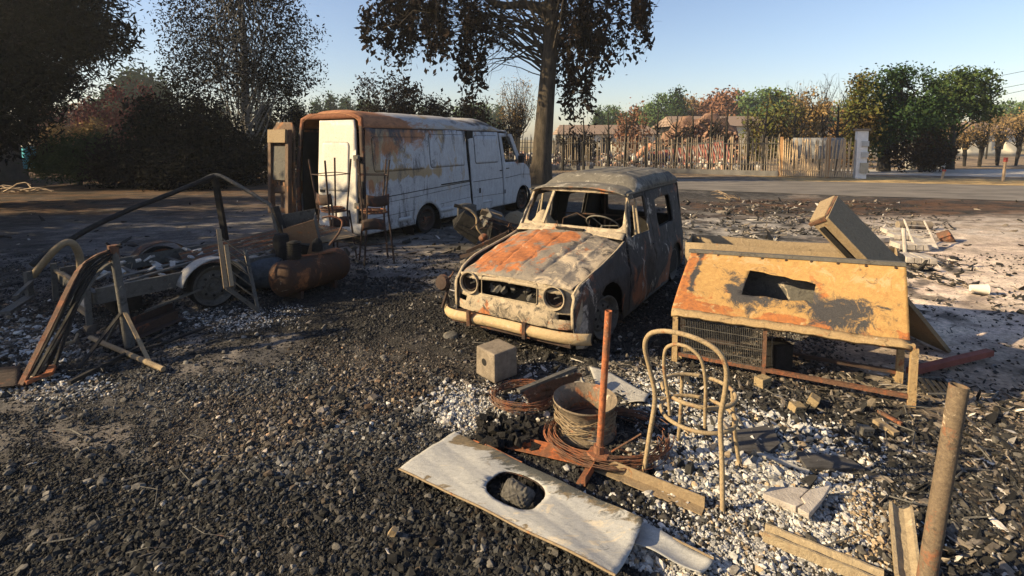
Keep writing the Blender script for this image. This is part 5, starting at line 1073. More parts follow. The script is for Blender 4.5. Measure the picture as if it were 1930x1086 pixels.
# post on a cross base
e = place('steel_stand', 'rusty steel post welded on a cross base of angle irons', 'stand', G(1128, 878))
t_ = GY(1147, 586, e.location.y); mb = MB(); mb.lathe([(0, 0), (.021, 0), (.021, (t_.z)), (.017, t_.z), (.016, t_.z - .05), (0, t_.z - .05)], Matrix(((1, 0, (t_.x - e.location.x) / t_.z, 0), (0, 1, 0, 0), (0, 0, 1, 0), (0, 0, 0, 1))), 16); o = mb.build('post', M['rustbright'], e, sm=40, fix=False)
paint(o, lambda x, y, z: (.25 * sstep(.3, .6, z), .12 * sstep(.5, .2, z), .0 * x + .1))
mb = MB(); mb.lathe([(0, .085), (.07, .085), (.075, .075), (.07, .065), (0, .06)], Matrix(), 6); mb.tube([(0, 0, .08), (0, 0, .13)], .03, 10); mb.build('joint_plate', M['rustbright'], e)
def angle_iron(name, p, q, wdt, mat, parent, th=.006, flip=1):
    p, q = Vector(p), Vector(q); d = (q - p).normalized(); s_ = d.cross(Vector((0, 0, 1))).normalized() * flip; m_ = MB()
    m_.bar(p + Vector((0, 0, wdt / 2)), q + Vector((0, 0, wdt / 2)), wdt, th, 0) if False else None
    for (c0_, u_, v_) in ((Vector((0, 0, 0)), Vector((0, 0, wdt)), s_ * th), (Vector((0, 0, 0)), s_ * wdt, Vector((0, 0, th)))):
        b8 = []
        for base in (p, q):
            b8 += [base + c0_, base + c0_ + u_, base + c0_ + u_ + v_, base + c0_ + v_]
        m_.add(b8, [(0, 1, 2, 3), (7, 6, 5, 4), (0, 4, 5, 1), (1, 5, 6, 2), (2, 6, 7, 3), (3, 7, 4, 0)])
    return m_.build(name, mat, parent)
angle_iron('base_beam', rel(e, G(945, 832, 0)), Vector((0, 0, .02)), .06, M['rustbright'], e); angle_iron('base_beam', (0.0, -.01, .01), rel(e, G(1328, 958, 0)), .065, M['tan'], e)
angle_iron('base_foot', (0, 0, .01), rel(e, G(1103, 918, 0)), .055, M['rustbright'], e)
# wheel rim wrapped with wire
e = place('wheel_rim', 'deep steel wheel rim lying open side up, wrapped in burnt wire', 'wheel rim', Vector((.49, 3.27, 0)))
mb = MB(); r_ = .205
mb.lathe([(r_, .215), (r_ * 1.04, .225), (r_ * 1.05, .215), (r_ * 1.0, .20), (r_ * .93, .19), (r_ * .86, .14), (r_ * .84, .10), (r_ * .9, .04), (r_ * 1.02, .02), (r_ * 1.03, .0), (r_ * .98, .0), (r_ * .86, .03), (r_ * .79, .09), (r_ * .8, .14), (r_ * .90, .20), (r_ * .96, .21)], Matrix(), 40, True)
o = mb.build('rim', burnt('scorched_rim', (.20, .155, .11), rust=(.40, .16, .07), r0=.15, p0=.1, s0=.03, scale=8), e, sm=40, fix=False)
mb = MB(); mb.lathe([(r_ * .8, .07), (r_ * .6, .085), (r_ * .3, .07), (r_ * .1, .07), (0, .07)], Matrix(), 30); mb.build('disc', M['rustdark'], e, sm=40)
mb = MB()
for k in range(16):
    rr = r_ * rnd.uniform(.88, 1.0); z0 = rnd.uniform(.03, .15); ph = rnd.random() * 6; pts = [(rr * (1 + .04 * math.sin(5 * t + ph)) * math.cos(t), rr * (1 + .04 * math.sin(5 * t + ph)) * math.sin(t), z0 + .015 * math.sin(3 * t + ph)) for t in np.linspace(0, 6.28, 40)]; mb.tube(pts, .0025, 4, closed=True)
o = mb.build('wire_wrap', M['tan'], e, sm=60); o['kind'] = 'stuff'
# wire coils around the rim on the ground
for (cx, cy, rx, n_, lab, z_) in ((.62, 3.12, .38, 26, 'wide loose coil of burnt wire lying around the wheel rim', .02), (.08, 3.62, .23, 20, 'smaller rusty wire coil left of the wheel rim', .03)):
    e = place('wire_coil', lab, 'wire coil', Vector((cx, cy, 0))); mb = MB()
    for k in range(n_):
        rr = rx * rnd.uniform(.86, 1.05); ph = rnd.random() * 6; z0 = z_ + rnd.uniform(0, .06); ex = rnd.uniform(.75, .9)
        mb.tube([(rr * (1 + .05 * math.sin(2 * t + ph)) * math.cos(t), ex * rr * (1 + .05 * math.sin(3 * t + ph)) * math.sin(t), z0 + .012 * math.sin(2 * t + ph)) for t in np.linspace(rnd.random(), rnd.random() + 5.6, 34)], .003, 4)
    o = mb.build('wire', M['rust'], e, sm=60); o['kind'] = 'stuff'
e = place('bent_rod', 'thin rusty rod bent into a bracket right of the wheel rim', 'metal rod', G(1190, 860)); mb = MB(); mb.tube([rel(e, GY(a, b, 3.0)) for a, b in ((1152, 852), (1208, 818), (1207, 862), (1165, 845))], .006, 6); mb.build('rod', M['rust'], e)
# curled rusty sheets behind the rim
for k, (pp, zz, lab) in enumerate([(((985, 742), (1085, 700), (1098, 712), (1000, 770)), .16, 'curled rusty sheet-metal strip with folds, left behind the wheel rim'), (((1110, 690), (1225, 738), (1215, 762), (1130, 752)), .04, 'flat ash-grey sheet lying behind the wheel rim')]):
    P4 = [G(u, v, zz * (.3 + .7 * (i in (1, 0)))) for i, (u, v) in enumerate(pp)]
    e = place('bent_sheet', lab, 'sheet metal', Vector((P4[0].x, P4[0].y, 0)))
    mb = MB(); mb.grid(16, 14, lambda u, v: rel(e, P4[0].lerp(P4[1], u).lerp(P4[3].lerp(P4[2], u), v)) + Vector((0, 0, .012 * math.sin(v * 25) * (k == 0) + .02 * math.sin(u * 5 + v * 3)))); mb.build('sheet', M['rust'] if k == 0 else M['pale'], e, sm=50, solid=.004)
    if k == 0: mb = MB(); mb.bar(rel(e, P4[0]) + Vector((-.03, 0, .02)), rel(e, P4[1]) + Vector((.0, 0, .03)), .035, .02); mb.build('flange', M['steelgrey'], e)
# concrete block
e = place('concrete_block', 'tan concrete cube with a round hole in its left face', 'concrete block', G(936, 716)); e.rotation_euler.z = R(41); e.location.z = .0
s_ = .245; mb = MB(); mb.box((0, 0, s_ / 2), (s_, s_, s_), None, .003); o = mb.build('block', M['concrete'], e, bevel=.012)
md = None; Mx = Matrix.Translation((-s_ / 2 + .001, .01, .14)) @ Euler((0, R(-90), 0)).to_matrix().to_4x4()
mb = MB(); mb.lathe([(.030, .003), (.024, .0028), (.02, -.03 + .034), (0, .0045)], Mx, 16); mb.build('hole', M['void'], e, fix=False)
Mx = Matrix.Translation((0, -s_ / 2 - .002, .14)); 
e.location = G(936, 706); 
# cone cap lying near the bumper
e = place('lid', 'round scorched metal lid lying on the cinders left of the bumper', 'lid', G(850, 634)); mb = MB(); mb.lathe([(.0, .03), (.06, .03), (.075, .02), (.08, .004), (.082, .0)], Matrix(), 20); mb.build('lid_disc', M['steelgrey'], e, sm=40)
# hollow pole at lower right
a = G(1742, 1115); b = GY(1808, 727, a.y + .02)
e = place('hollow_pole', 'thick hollow rusty pole leaning to the right in the lower right corner', 'pole', a); d = b - a; q = d.to_track_quat('Z', 'Y').to_matrix().to_4x4(); L = d.length
mb = MB(); r_ = .035; mb.lathe([(r_, 0)] + [(r_, L * t) for t in np.linspace(.05, .78, 14)] + [(r_ * 1.0, L * .79), (r_ * .97, L * .80), (r_, L * .81), (r_, L), (r_ * .86, L), (r_ * .84, L - .15), (0, L - .16)], q, 24)
o = mb.build('pipe', burnt('scorched_pipe', (.19, .14, .09), rust=(.24, .10, .05), rust2=(.12, .07, .045), r0=.02, p0=-.1, s0=.02, scale=12, speck=.6, base2=(.085, .062, .045)), e, sm=40, fix=False); paint(o, lambda x, y, z: (.35 * sstep(.35, 0, z) + .1, 0 * z, .12 * sstep(.5, .9, z)))
# concrete posts
def chan(name, lab, P, Q, wd, ht, mat, cat='beam'):
    e = place(name, lab, cat, Vector(((P.x + Q.x) / 2, (P.y + Q.y) / 2, 0))); p, q_ = rel(e, P), rel(e, Q); d = (q_ - p).normalized(); s_ = d.cross(Vector((0, 0, 1))).normalized(); mb = MB()
    prof = [(-wd / 2, 0), (-wd / 2, ht), (-wd / 2 + .012, ht), (-wd * .12, ht * .55), (wd * .12, ht * .55), (wd / 2 - .012, ht), (wd / 2, ht), (wd / 2, 0)]
    n_ = 10; mb.grid(n_, len(prof) - 1, lambda a, b: p.lerp(q_, a) + s_ * (prof[round(b * (len(prof) - 1))][0] + .002 * math.sin(a * 31)) + Vector((0, 0, prof[round(b * (len(prof) - 1))][1] + .002 * math.sin(a * 19))))
    for t in (p, q_): mb.add([t + s_ * x + Vector((0, 0, z)) for x, z in prof], [tuple(range(len(prof)))])
    mb.build('beam_body', mat, e); return e
M['post_tan'] = burnt('tan_concrete', (.38, .30, .19), base2=(.25, .19, .12), rust=(.30, .16, .08), pale=(.46, .38, .26), r0=-.06, p0=-.02, s0=-.04, scale=7, speck=.6, bump=.5)
chan('concrete_post', 'tan grooved concrete post lying along the bottom edge of the picture', G(1440, 1012), G(1665, 1105), .075, .05, M['post_tan'])
P, Q = G(1697, 968, .09), G(1712, 1110, .0); chan('concrete_post', 'short tan grooved concrete post standing up against the leaning pole', P, Q, .095, .05, M['post_tan'])
# broken slab
e = place('stone_slab', 'cracked triangular pinkish-white stone slab lying on the white gravel', 'stone slab', G(1500, 945)); 
for k, poly in enumerate([((1437, 930), (1452, 917), (1510, 918), (1524, 922), (1508, 937), (1516, 948), (1500, 955)), ((1526, 922), (1566, 914), (1552, 938), (1525, 969), (1503, 957), (1518, 948), (1510, 937)), ((1440, 934), (1500, 958), (1524, 972), (1515, 968), (1480, 955))]):
    z_ = .055 + .008 * k if k < 2 else .02; top = [rel(e, G(u, v, z_)) for u, v in poly]; n_ = len(top); mb = MB(); mb.add(top + [t - Vector((0, 0, .035)) + Vector((rnd.uniform(-.006, .006), rnd.uniform(-.006, .006), 0)) for t in top], [tuple(range(n_)), tuple(range(2 * n_ - 1, n_ - 1, -1))] + [(i, (i + 1) % n_, (i + 1) % n_ + n_, i + n_) for i in range(n_)]); mb.build('slab_piece', M['stone'], e, bevel=.004)
# scorched flat boards in the black area
for k, (poly, lab) in enumerate([(((1378, 812), (1455, 800), (1470, 835), (1450, 850), (1380, 850)), 'flat charred board right of the chair, with a white lower edge'), (((1500, 850), (1600, 862), (1630, 885), (1520, 880)), 'curved charred board half buried in black cinders')]):
    e = place('charred_board', lab, 'board', G(*poly[0])); n_ = len(poly); top = [rel(e, G(u, v, .03)) for u, v in poly]; mb = MB(); mb.add(top + [t - Vector((0, 0, .02)) for t in top], [tuple(range(n_)), tuple(range(2 * n_ - 1, n_ - 1, -1))] + [(i, (i + 1) % n_, (i + 1) % n_ + n_, i + n_) for i in range(n_)]); mb.build('board', plain('charred_board_wood', (.03, .028, .028), (.085, .08, .078), 5, stretch=(1, 6, 1)), e)
e = place('metal_trim', 'thin whitish metal trim lying along the edge of the white gravel', 'metal trim', G(1378, 842)); mb = MB(); mb.bar((0, 0, .02), rel(e, G(1525, 890, .015)), .03, .012); mb.build('trim', M['pale'], e)
# bricks with core holes
gb = 'tan cored bricks near the sheet-metal bench'
for k, (u, v, rz_, sz, lab) in enumerate([(1437, 727, .5, .10, 'tan cored brick by the corner of the wire cage'), (1502, 776, .2, .085, 'left one of two tan bricks lying close together'), (1534, 762, .9, .085, 'right one of two tan bricks, tipped on its edge'), (1630, 818, .1, .075, 'dark speckled brick by the tan wood offcut'), (1290, 672, .3, .09, 'tan brick partly under the left of the wire cage'), (1690, 712, .3, .07, 'brick inside the bench near its right leg')]):
    e = empty('cored_brick', lab, 'brick', G(u, v), rz_, gb); mb = MB(); mb.box((0, 0, sz * .35), (sz * 1.1, sz * .8, sz * .7), Euler((.2 * (k % 3), .15 * (k % 2), 0)), .003); mb.build('body', M['brick'] if k != 3 else M['steelgrey'], e, bevel=.004)
    mb = MB()
    for a_ in (-.3, 0, .3): mb.lathe([(.006, 0), (0, .0015)], Matrix.Translation((a_ * sz, -sz * .40 - .003, sz * .38)) @ Euler((R(90) + .2 * (k % 3), 0, 0)).to_matrix().to_4x4(), 8)
    mb.build('core_holes', M['void'], e)
e = place('wood_offcut', 'short curved tan wood offcut below the bench', 'wood offcut', G(1665, 808)); mb = MB(); mb.bar((-.02, .05, .03), rel(e, G(1690, 818, .02)), .05, .025); mb.build('wood', M['tan'], e)
e = place('thin_plank', 'thin scorched plank running toward the lower right leg of the bench', 'plank', G(1655, 780)); mb = MB(); mb.bar((0, 0, .02), rel(e, G(1700, 800, .02)), .02, .02); mb.build('plank', M['rust'], e)

# ---------------------------------------------------------------- bench / cabinet frame with fallen orange sheet
e = place('sheet_metal_bench', 'low metal bench with a sloping orange-rust top sheet, window opening and wire cage', 'bench', Vector((1.44, 4.34, 0)))
LF, RF = Vector((1.44, 4.34, 0)), Vector((2.93, 3.57, 0)); bn = Vector((.46, .89, 0)); dp = .42
M['bench'] = burnt('orange_rust_sheet', (.42, .26, .095), base2=(.30, .17, .06), rust=(.38, .14, .04), rust2=(.20, .08, .035), pale=(.44, .30, .15), soot=(.035, .033, .034), r0=-.08, p0=-.12, s0=-.10, scale=4.6, speck=.35, bump=.25)
M['benchf'] = burnt('scorched_yellow_frame', (.38, .27, .14), base2=(.26, .17, .085), rust=(.32, .12, .05), r0=.05, p0=-.02, s0=.0, scale=9, speck=.35)
BL, BR, TR, TL = rel(e, (1.405, 4.34, .475)), rel(e, (2.915, 3.60, .485)), rel(e, (3.12, 3.94, .955)), rel(e, (1.80, 5.0, .83))
def bp(u, v): p = BL.lerp(BR, u).lerp(TL.lerp(TR, u), v); return p + Vector((0, 0, .022 * math.sin(v * 3.1) + .003 * math.sin(u * 14 + v * 5) + .004 * math.sin(u * 5) * (1 - v)))
hole = [(.315, .30), (.37, .295), (.42, .31), (.50, .285), (.55, .30), (.60, .33), (.628, .29), (.64, .58), (.60, .615), (.54, .62), (.50, .655), (.44, .66), (.40, .69), (.335, .70), (.325, .5)]
o = panel('top_sheet', [(0, 0), (1, 0), (1.0, 1), (0, 1.0)], [hole], bp, M['bench'], e, .025, .006, sm=50, jit=.0006)
me_ = o.data; a_ = me_.color_attributes.new('wear', 'FLOAT_COLOR', 'POINT'); bx = (BR - BL); bz = (TL - BL)
for i, v in enumerate(me_.vertices):
    p = v.co - BL; uu = p.dot(bx) / bx.length_squared; zz = (v.co.z - BL.z) / .4; vv = max(0, min(1, zz))
    bl = math.exp(-((uu - .76) / .16) ** 2 - ((vv - .28) / .30) ** 2) + .8 * math.exp(-((uu - .33) / .10) ** 2 - ((vv - .35) / .22) ** 2)
    streak = math.exp(-((uu - .11 + .05 * (1 - vv)) / .012) ** 2) * (vv > .3)
    a_.data[i].color = (.75 * math.exp(-((uu - .02) / .10) ** 2) + .5 * (vv < .14) + .22 * (abs(uu - .66) < .04) + .02, .80 * bl + .9 * streak + .28 * math.exp(-(max(abs(uu - .475) - .16, 0) ** 2 + max(abs(vv - .48) - .2, 0) ** 2 * .3) / .0012) + .08, .16 + .25 * math.exp(-((vv - .9) / .12) ** 2), 1)
mb = MB(); mb.grid(30, 4, lambda u, v: bp(u, 0) + Vector((-.02, -.045, 0)) * math.sin(v * 2.2) + Vector((0, 0, -.06 * v + .002 * math.sin(u * 22) + .004 * math.sin(u * 61)))); mb.build('sheet_lip', M['benchf'], e, sm=50, solid=.005)
mb = MB(); mb.bar(TL + Vector((-.02, .0, .012)), TR + Vector((.0, 0, .012)), .05, .03); mb.build('top_rail', M['steelgrey'], e)
mb = MB(); mb.grid(12, 3, lambda u, v: TL.lerp(TR, u) + bn * .03 + Vector((0, 0, -.45 * v))); mb.build('back_sheet', M['steelgrey'], e, solid=.005)
for k in range(9):
    mb = MB(); p = bp(.04 + .115 * k, .955) + Vector((-.004, -.010, .004)); mb.lathe([(0, .004), (.010, .003), (.012, -.004)], Matrix.Translation(p) @ Euler((R(40), 0, -.48)).to_matrix().to_4x4(), 8); mb.build('bolt', M['rustdark'], e, fix=False)
for nm, p, hgt in (('leg', LF, .42), ('leg', RF, .44), ('leg', LF + bn * dp, .42), ('leg', RF + bn * dp, .44)):
    mb = MB(); p = rel(e, p); mb.box(p + Vector((0, 0, hgt / 2)), (.045, .045, hgt), Euler((0, 0, -.48)), .002); mb.build(nm, M['benchf'], e)
md = LF.lerp(RF, .42); mb = MB(); mb.box(rel(e, md) + Vector((0, 0, .23)), (.03, .03, .40), Euler((0, 0, -.48))); mb.build('leg', M['rust'], e)
for (p, q_, z_, wd, mt) in ((LF, RF, .43, .035, 'benchf'), (LF, RF, .07, .03, 'rust'), (LF + bn * dp, RF + bn * dp, .43, .03, 'rust'), (LF + bn * dp, RF + bn * dp, .08, .03, 'rustdark'), (LF, LF + bn * dp, .43, .03, 'rust'), (RF, RF + bn * dp, .43, .03, 'rust'), (LF, LF + bn * dp, .07, .03, 'rust')):
    mb = MB(); mb.bar(rel(e, p) + Vector((0, 0, z_)), rel(e, q_) + Vector((0, 0, z_ + (.02 if wd > .03 else 0))), wd, wd); mb.build('rail', M[mt], e)
mb = MB(); mb.grid(24, 2, lambda u, v: rel(e, LF.lerp(RF, .42 + .58 * u)) + bn * (.06 + .3 * v) + Vector((0, 0, .40 - .09 * v + .01 * math.sin(u * 13)))); mb.build('inner_shelf', M['rustdark'], e, solid=.005)
mb = MB(); c0 = rel(e, LF.lerp(RF, .03)); c1 = rel(e, LF.lerp(RF, .41))
for k in range(46): p = c0.lerp(c1, k / 45); mb.bar(p + Vector((0, -.015, .09)), p + Vector((0, -.015, .40)), .003, .003)
for z_ in (.09, .15, .24, .33, .40): mb.bar(c0 + Vector((0, -.018, z_)), c1 + Vector((0, -.018, z_)), .004, .004)
o = mb.build('wire_cage', M['steelgrey'], e); o['kind'] = 'stuff'
mb = MB(); c2 = c1 + bn * .3
for k in range(16): p = c1.lerp(c2, k / 15) + Vector((.08, 0, 0)); mb.bar(p + Vector((0, 0, .1)), p + Vector((0, 0, .36)), .003, .003)
for z_ in (.1, .2, .36): mb.bar(c1 + Vector((.08, 0, z_)), c2 + Vector((.08, 0, z_)), .004, .004)
o = mb.build('wire_divider', M['steelgrey'], e); o['kind'] = 'stuff'
mb = MB(); mb.box(c1 + Vector((.18, .1, .14)), (.16, .16, .24), Euler((0, 0, .2)), .01); mb.build('inner_box', M['char'], e)
# sheet metal trough behind
e = place('metal_trough', 'wide shallow scorched steel trough standing behind the bench', 'trough', Vector((2.7, 5.1, 0)))
a, b = Vector((-.78, .42, 0)), Vector((1.10, -.28, 0)); dv = Vector((.22, .42, 0))
for (p, q_) in ((a, b), (b, b + dv), (b + dv, a + dv), (a + dv, a)):
    mb = MB(); mb.grid(10, 4, lambda u, v: p.lerp(q_, u) + Vector((0, 0, .30 + .52 * v + .008 * math.sin(u * 9)))); mb.build('side', M['tan'], e, sm=50, solid=.008)
mb = MB(); mb.add([a + Vector((0, 0, .32)), b + Vector((0, 0, .32)), b + dv + Vector((0, 0, .32)), a + dv + Vector((0, 0, .32))], [(0, 1, 2, 3)]); mb.build('bottom', M['rustdark'], e, solid=.01)
for p in (a, b, b + dv, a + dv): mb = MB(); mb.box(p * .97 + Vector((0, 0, .16)), (.04, .04, .32)); mb.build('leg', M['rustdark'], e)
# tilted metal cabinet resting in the trough
p0 = GY(1590, 440, 4.75); p1 = GY(1668, 520, 4.75)
e = place('metal_cabinet', 'tan metal cabinet tipped over, one end raised, behind the bench', 'cabinet', Vector((p1.x, p1.y, 0)))
ctr = (GY(1563, 420, 4.75) + GY(1665, 500, 4.75)) / 2 - e.location; q = (Euler((0, 0, R(-12))).to_quaternion() @ Euler((0, R(47), 0)).to_quaternion() @ Euler((R(42), 0, 0)).to_quaternion())
mb = MB(); mb.box(ctr, (.92, .36, .17), q, .004); o = mb.build('body', M['tan'], e, bevel=.01)
mb = MB(); off = Vector((0, -.03, .10)); off.rotate(q); mb.box(ctr + off, (.88, .38, .025), q, .003); mb.build('door', M['tan'], e, bevel=.004)
off = Vector((-.425, 0, .0)); off.rotate(q); mb = MB(); mb.box(ctr + off, (.04, .36, .20), q, .012); mb.build('end_frame', M['rust'], e, bevel=.004)
off = Vector((.0, -.19, -.02)); off.rotate(q); mb = MB(); mb.box(ctr + off, (.72, .02, .05), q, .002); mb.build('slot', M['void'], e)
# leaning door panel at the right of the bench
e = place('leaning_panel', 'tan flat panel leaning against the right end of the bench', 'panel', G(1800, 668)); P4 = [rel(e, GY(1733, 572, 4.2)), rel(e, G(1806, 668)), rel(e, GY(1790, 640, 4.9)), rel(e, GY(1730, 545, 4.9))]
P4 = [Vector((-.62, -.15, .60)), Vector((.0, .05, .0)), Vector((-.08, .55, .02)), Vector((-.70, .42, .60))]
mb = MB(); mb.add(P4, [(0, 1, 2, 3)]); mb.build('board', M['tan'], e, solid=.035)
# red beam
e = place('red_beam', 'dark red square steel beam lying right of the bench', 'beam', G(1800, 685)); mb = MB(); mb.bar(rel(e, G(1715, 700, .04)), rel(e, G(1866, 664, .05)), .06, .05); mb.build('bar', plain('dark_red_steel', (.14, .045, .035), (.24, .08, .06), 6), e)
# cup, white conical
e = place('plastic_cup', 'white conical pot lying on its side on the sand at the right', 'pot', G(1843, 553))
Mx = Matrix.Translation((0, 0, .062)) @ Euler((0, R(90), R(-22))).to_matrix().to_4x4() @ Matrix.Translation((0, 0, -.08)); mb = MB(); mb.lathe([(0, 0), (.042, 0), (.064, .17), (.068, .172), (.066, .178), (.060, .176), (.038, .01), (0, .01)], Matrix.Translation((0, 0, .0)) @ Mx, 24); mb.build('shell', plain('cream_plastic', (.55, .5, .42), (.68, .63, .54), 6), e, sm=40)
# debris further right: paving stones, cylinders, folding chair frame
gp_ = 'pale concrete slabs in a row right behind the bench'
for k, (u, v, w1, d1, rz_, lab) in enumerate([(1725, 492, .42, .4, -.25, 'nearest pale slab of the row'), (1715, 468, .5, .35, -.2, 'second pale slab of the row, beyond the nearest'), (1705, 450, .5, .35, -.3, 'third pale slab of the row, farther back'), (1690, 440, .5, .3, -.2, 'farthest pale slab of the row'), (1655, 455, .4, .3, .1, 'pale slab at the left end by the tipped cabinet')]):
    e = empty('paving_slab', lab, 'slab', G(u, v), rz_, gp_)
    for j in range(4): mb = MB(); mb.box((-w1 / 2 + w1 / 8 + j * w1 / 4, 0, .05), (w1 / 4 - .012, d1, .09), None, .006); mb.build('strip', M['stone'], e)
for k, (u, v, lab) in enumerate([(1707, 432, 'left tan concrete cylinder lying behind the slabs'), (1738, 432, 'right tan concrete cylinder lying behind the slabs')]):
    e = empty('concrete_cylinder', lab, 'cylinder', G(u, v), -.1, 'two concrete cylinders'); mb = MB(); mb.lathe([(0, -.17), (.085, -.17), (.085, .17), (.06, .17), (.055, .1), (0, .1)], Matrix.Translation((0, 0, .09)) @ Euler((0, R(90), 0)).to_matrix().to_4x4(), 18); mb.build('body', M['concrete'], e, sm=40)
e = place('folding_chair', 'collapsed pale folding chair frame lying behind the slabs', 'chair', G(1748, 470)); mb = MB()
P_ = [Vector((-.22, 0, .02)), Vector((.14, -.05, .02)), Vector((.36, .55, .42)), Vector((.02, .6, .44))]
mb.tube(P_ + [P_[0]], .018, 6); mb.build('frame', M['stone'], e)
for t in (.2, .35, .5, .65, .8): mb = MB(); mb.bar(P_[0].lerp(P_[3], t), P_[1].lerp(P_[2], t), .03, .012); mb.build('slat', M['stone'], e)
mb = MB(); mb.grid(6, 6, lambda a, b: P_[0].lerp(P_[3], a * .35).lerp(P_[1].lerp(P_[2], a * .35), b) + Vector((0, 0, .03 - .04 * math.sin(b * 3)))); mb.build('seat', M['stone'], e, solid=.01)
e = place('stone_post', 'short pale upright post stub standing on the slabs', 'post', G(1706, 478)); mb = MB(); mb.tube([(0, 0, 0), (.02, .1, .42)], .03, 8); mb.build('post', M['stone'], e)
e = place('rusty_drum', 'rusty red crushed metal can beyond the folding chair', 'can', G(1772, 452)); mb = MB(); mb.lathe([(0, 0), (.14, 0), (.13, .2), (0, .2)], Euler((.6, .9, 0)).to_matrix().to_4x4(), 14); mb.build('can', M['rust'], e)
e = place('grate', 'small dark metal grille lying right of the bench leg', 'grille', G(1760, 735)); 
for k in range(6): mb = MB(); mb.bar((-.14 + .045 * k, -.1, .02), (-.08 + .045 * k, .1, .05), .02, .008); mb.build('slat', M['soot'], e)
mb = MB(); mb.bar((-.14, -.1, .02), (.1, -.1, .02), .02, .01); mb.bar((-.08, .1, .05), (.15, .1, .05), .02, .01); mb.build('frame', M['steelgrey'], e)
# twig on the burnt verge
for (u, v, lab) in ((1380, 380, 'pale dead twig lying on the black verge behind the car'),): 
    e = place('dead_branch', lab, 'branch', G(u, v)); mb = MB()
    for _ in range(9): limb(mb, (rnd.uniform(-.3, .3), 0, .05), (rnd.uniform(-.9, .9), rnd.uniform(-.4, .4), rnd.uniform(.05, .3)), .02, .005, .1, 4, 4)
    mb.build('twigs', M['wood'], e)
for (u, v, lab) in ((25, 366, 'pale dead branches heaped on the scorched grass at the far left'),):
    e = place('dead_branch', lab, 'branch', G(u, v)); mb = MB()
    for _ in range(14): limb(mb, (rnd.uniform(-.8, .8), 0, .08), (rnd.uniform(-1.6, 1.6), rnd.uniform(-.4, .4), rnd.uniform(.05, .35)), .04, .01, .1, 4, 4)
    mb.build('twigs', M['wood'], e)

# ---------------------------------------------------------------- wreckage behind the bonnet
e = place('moped_wreck', 'burnt two-wheeler wreck with bent handlebar between van and car', 'moped', Vector((-.75, 8.6, 0)))
g_ = lambda u, v, Yd: rel(e, GY(u, v, Yd))
mb = MB(); mb.tube(spline([g_(858, 387, 8.3), g_(885, 396, 8.3), g_(898, 410, 8.3), g_(900, 430, 8.3), g_(915, 450, 8.3), g_(922, 470, 8.2)]), .022, 8); mb.build('handlebar', M['tan'], e, sm=60)
mb = MB(); mb.tube([g_(856, 387, 8.3), g_(872, 391, 8.3)], .03, 8); mb.build('grip', M['char'], e, sm=60)
mb = MB(); mb.box(g_(930, 415, 8.6), (.32, .3, .26), Euler((.5, .35, .5)), .02); mb.build('box', M['steelgrey'], e, bevel=.01)
mb = MB(); mb.box(g_(926, 405, 8.55), (.36, .04, .10), Euler((.5, .35, .1)), .01); mb.build('box_lid', M['tan'], e)
mb = MB(); mb.grid(10, 10, lambda a, b: g_(862 + 36 * a, 438 - 55 * b * (1 - .25 * (a - .5) ** 2) + 25 * a * (1 - b), 9.0 + .1 * a)); mb.build('shield', M['steelgrey'], e, solid=.01, sm=50)
mb = MB(); mb.box(g_(885, 425, 8.9), (.5, .35, .35), Euler((.2, .6, .2)), .05); mb.box(g_(950, 435, 8.5), (.5, .35, .3), Euler((.1, .2, .4)), .06); mb.build('engine', M['char'], e)
mb = MB()
for _ in range(26): p = g_(rnd.uniform(890, 985), rnd.uniform(415, 465), rnd.uniform(7.6, 8.4)); mb.tube(spline([p, p + Vector((rnd.gauss(0, .1), 0, rnd.gauss(0, .06))), p + Vector((rnd.gauss(0, .18), .05, -abs(rnd.gauss(0, .15))))], 4), .008, 4)
mb.build('cables', M['rustdark'], e)
mb = MB(); mb.bar(g_(880, 475, 7.6), g_(955, 440, 7.6), .05, .05); mb.bar(g_(868, 484, 7.4), g_(930, 470, 7.2), .03, .05); mb.build('strut', M['rustdark'], e)
mb = MB(); mb.lathe([(0, 0), (.05, .02), (.06, .1), (.03, .14), (0, .15)], Matrix.Translation(g_(905, 452, 7.4)) @ Euler((.5, .9, 0)).to_matrix().to_4x4(), 12); mb.build('carburettor', M['rust'], e, sm=40)
e = place('scorched_cushion', 'lumpy tan scorched seat foam beside the wreckage behind the bonnet', 'seat foam', G(972, 420)); mb = MB(); mb.grid(14, 10, lambda a, b: (-.3 + .6 * a, -.2 + .4 * b, .28 * math.sin(a * 3.1) ** .5 * math.sin(b * 3.1) ** .5 + rnd.gauss(0, .01))); mb.build('foam', M['tan'], e, sm=60)

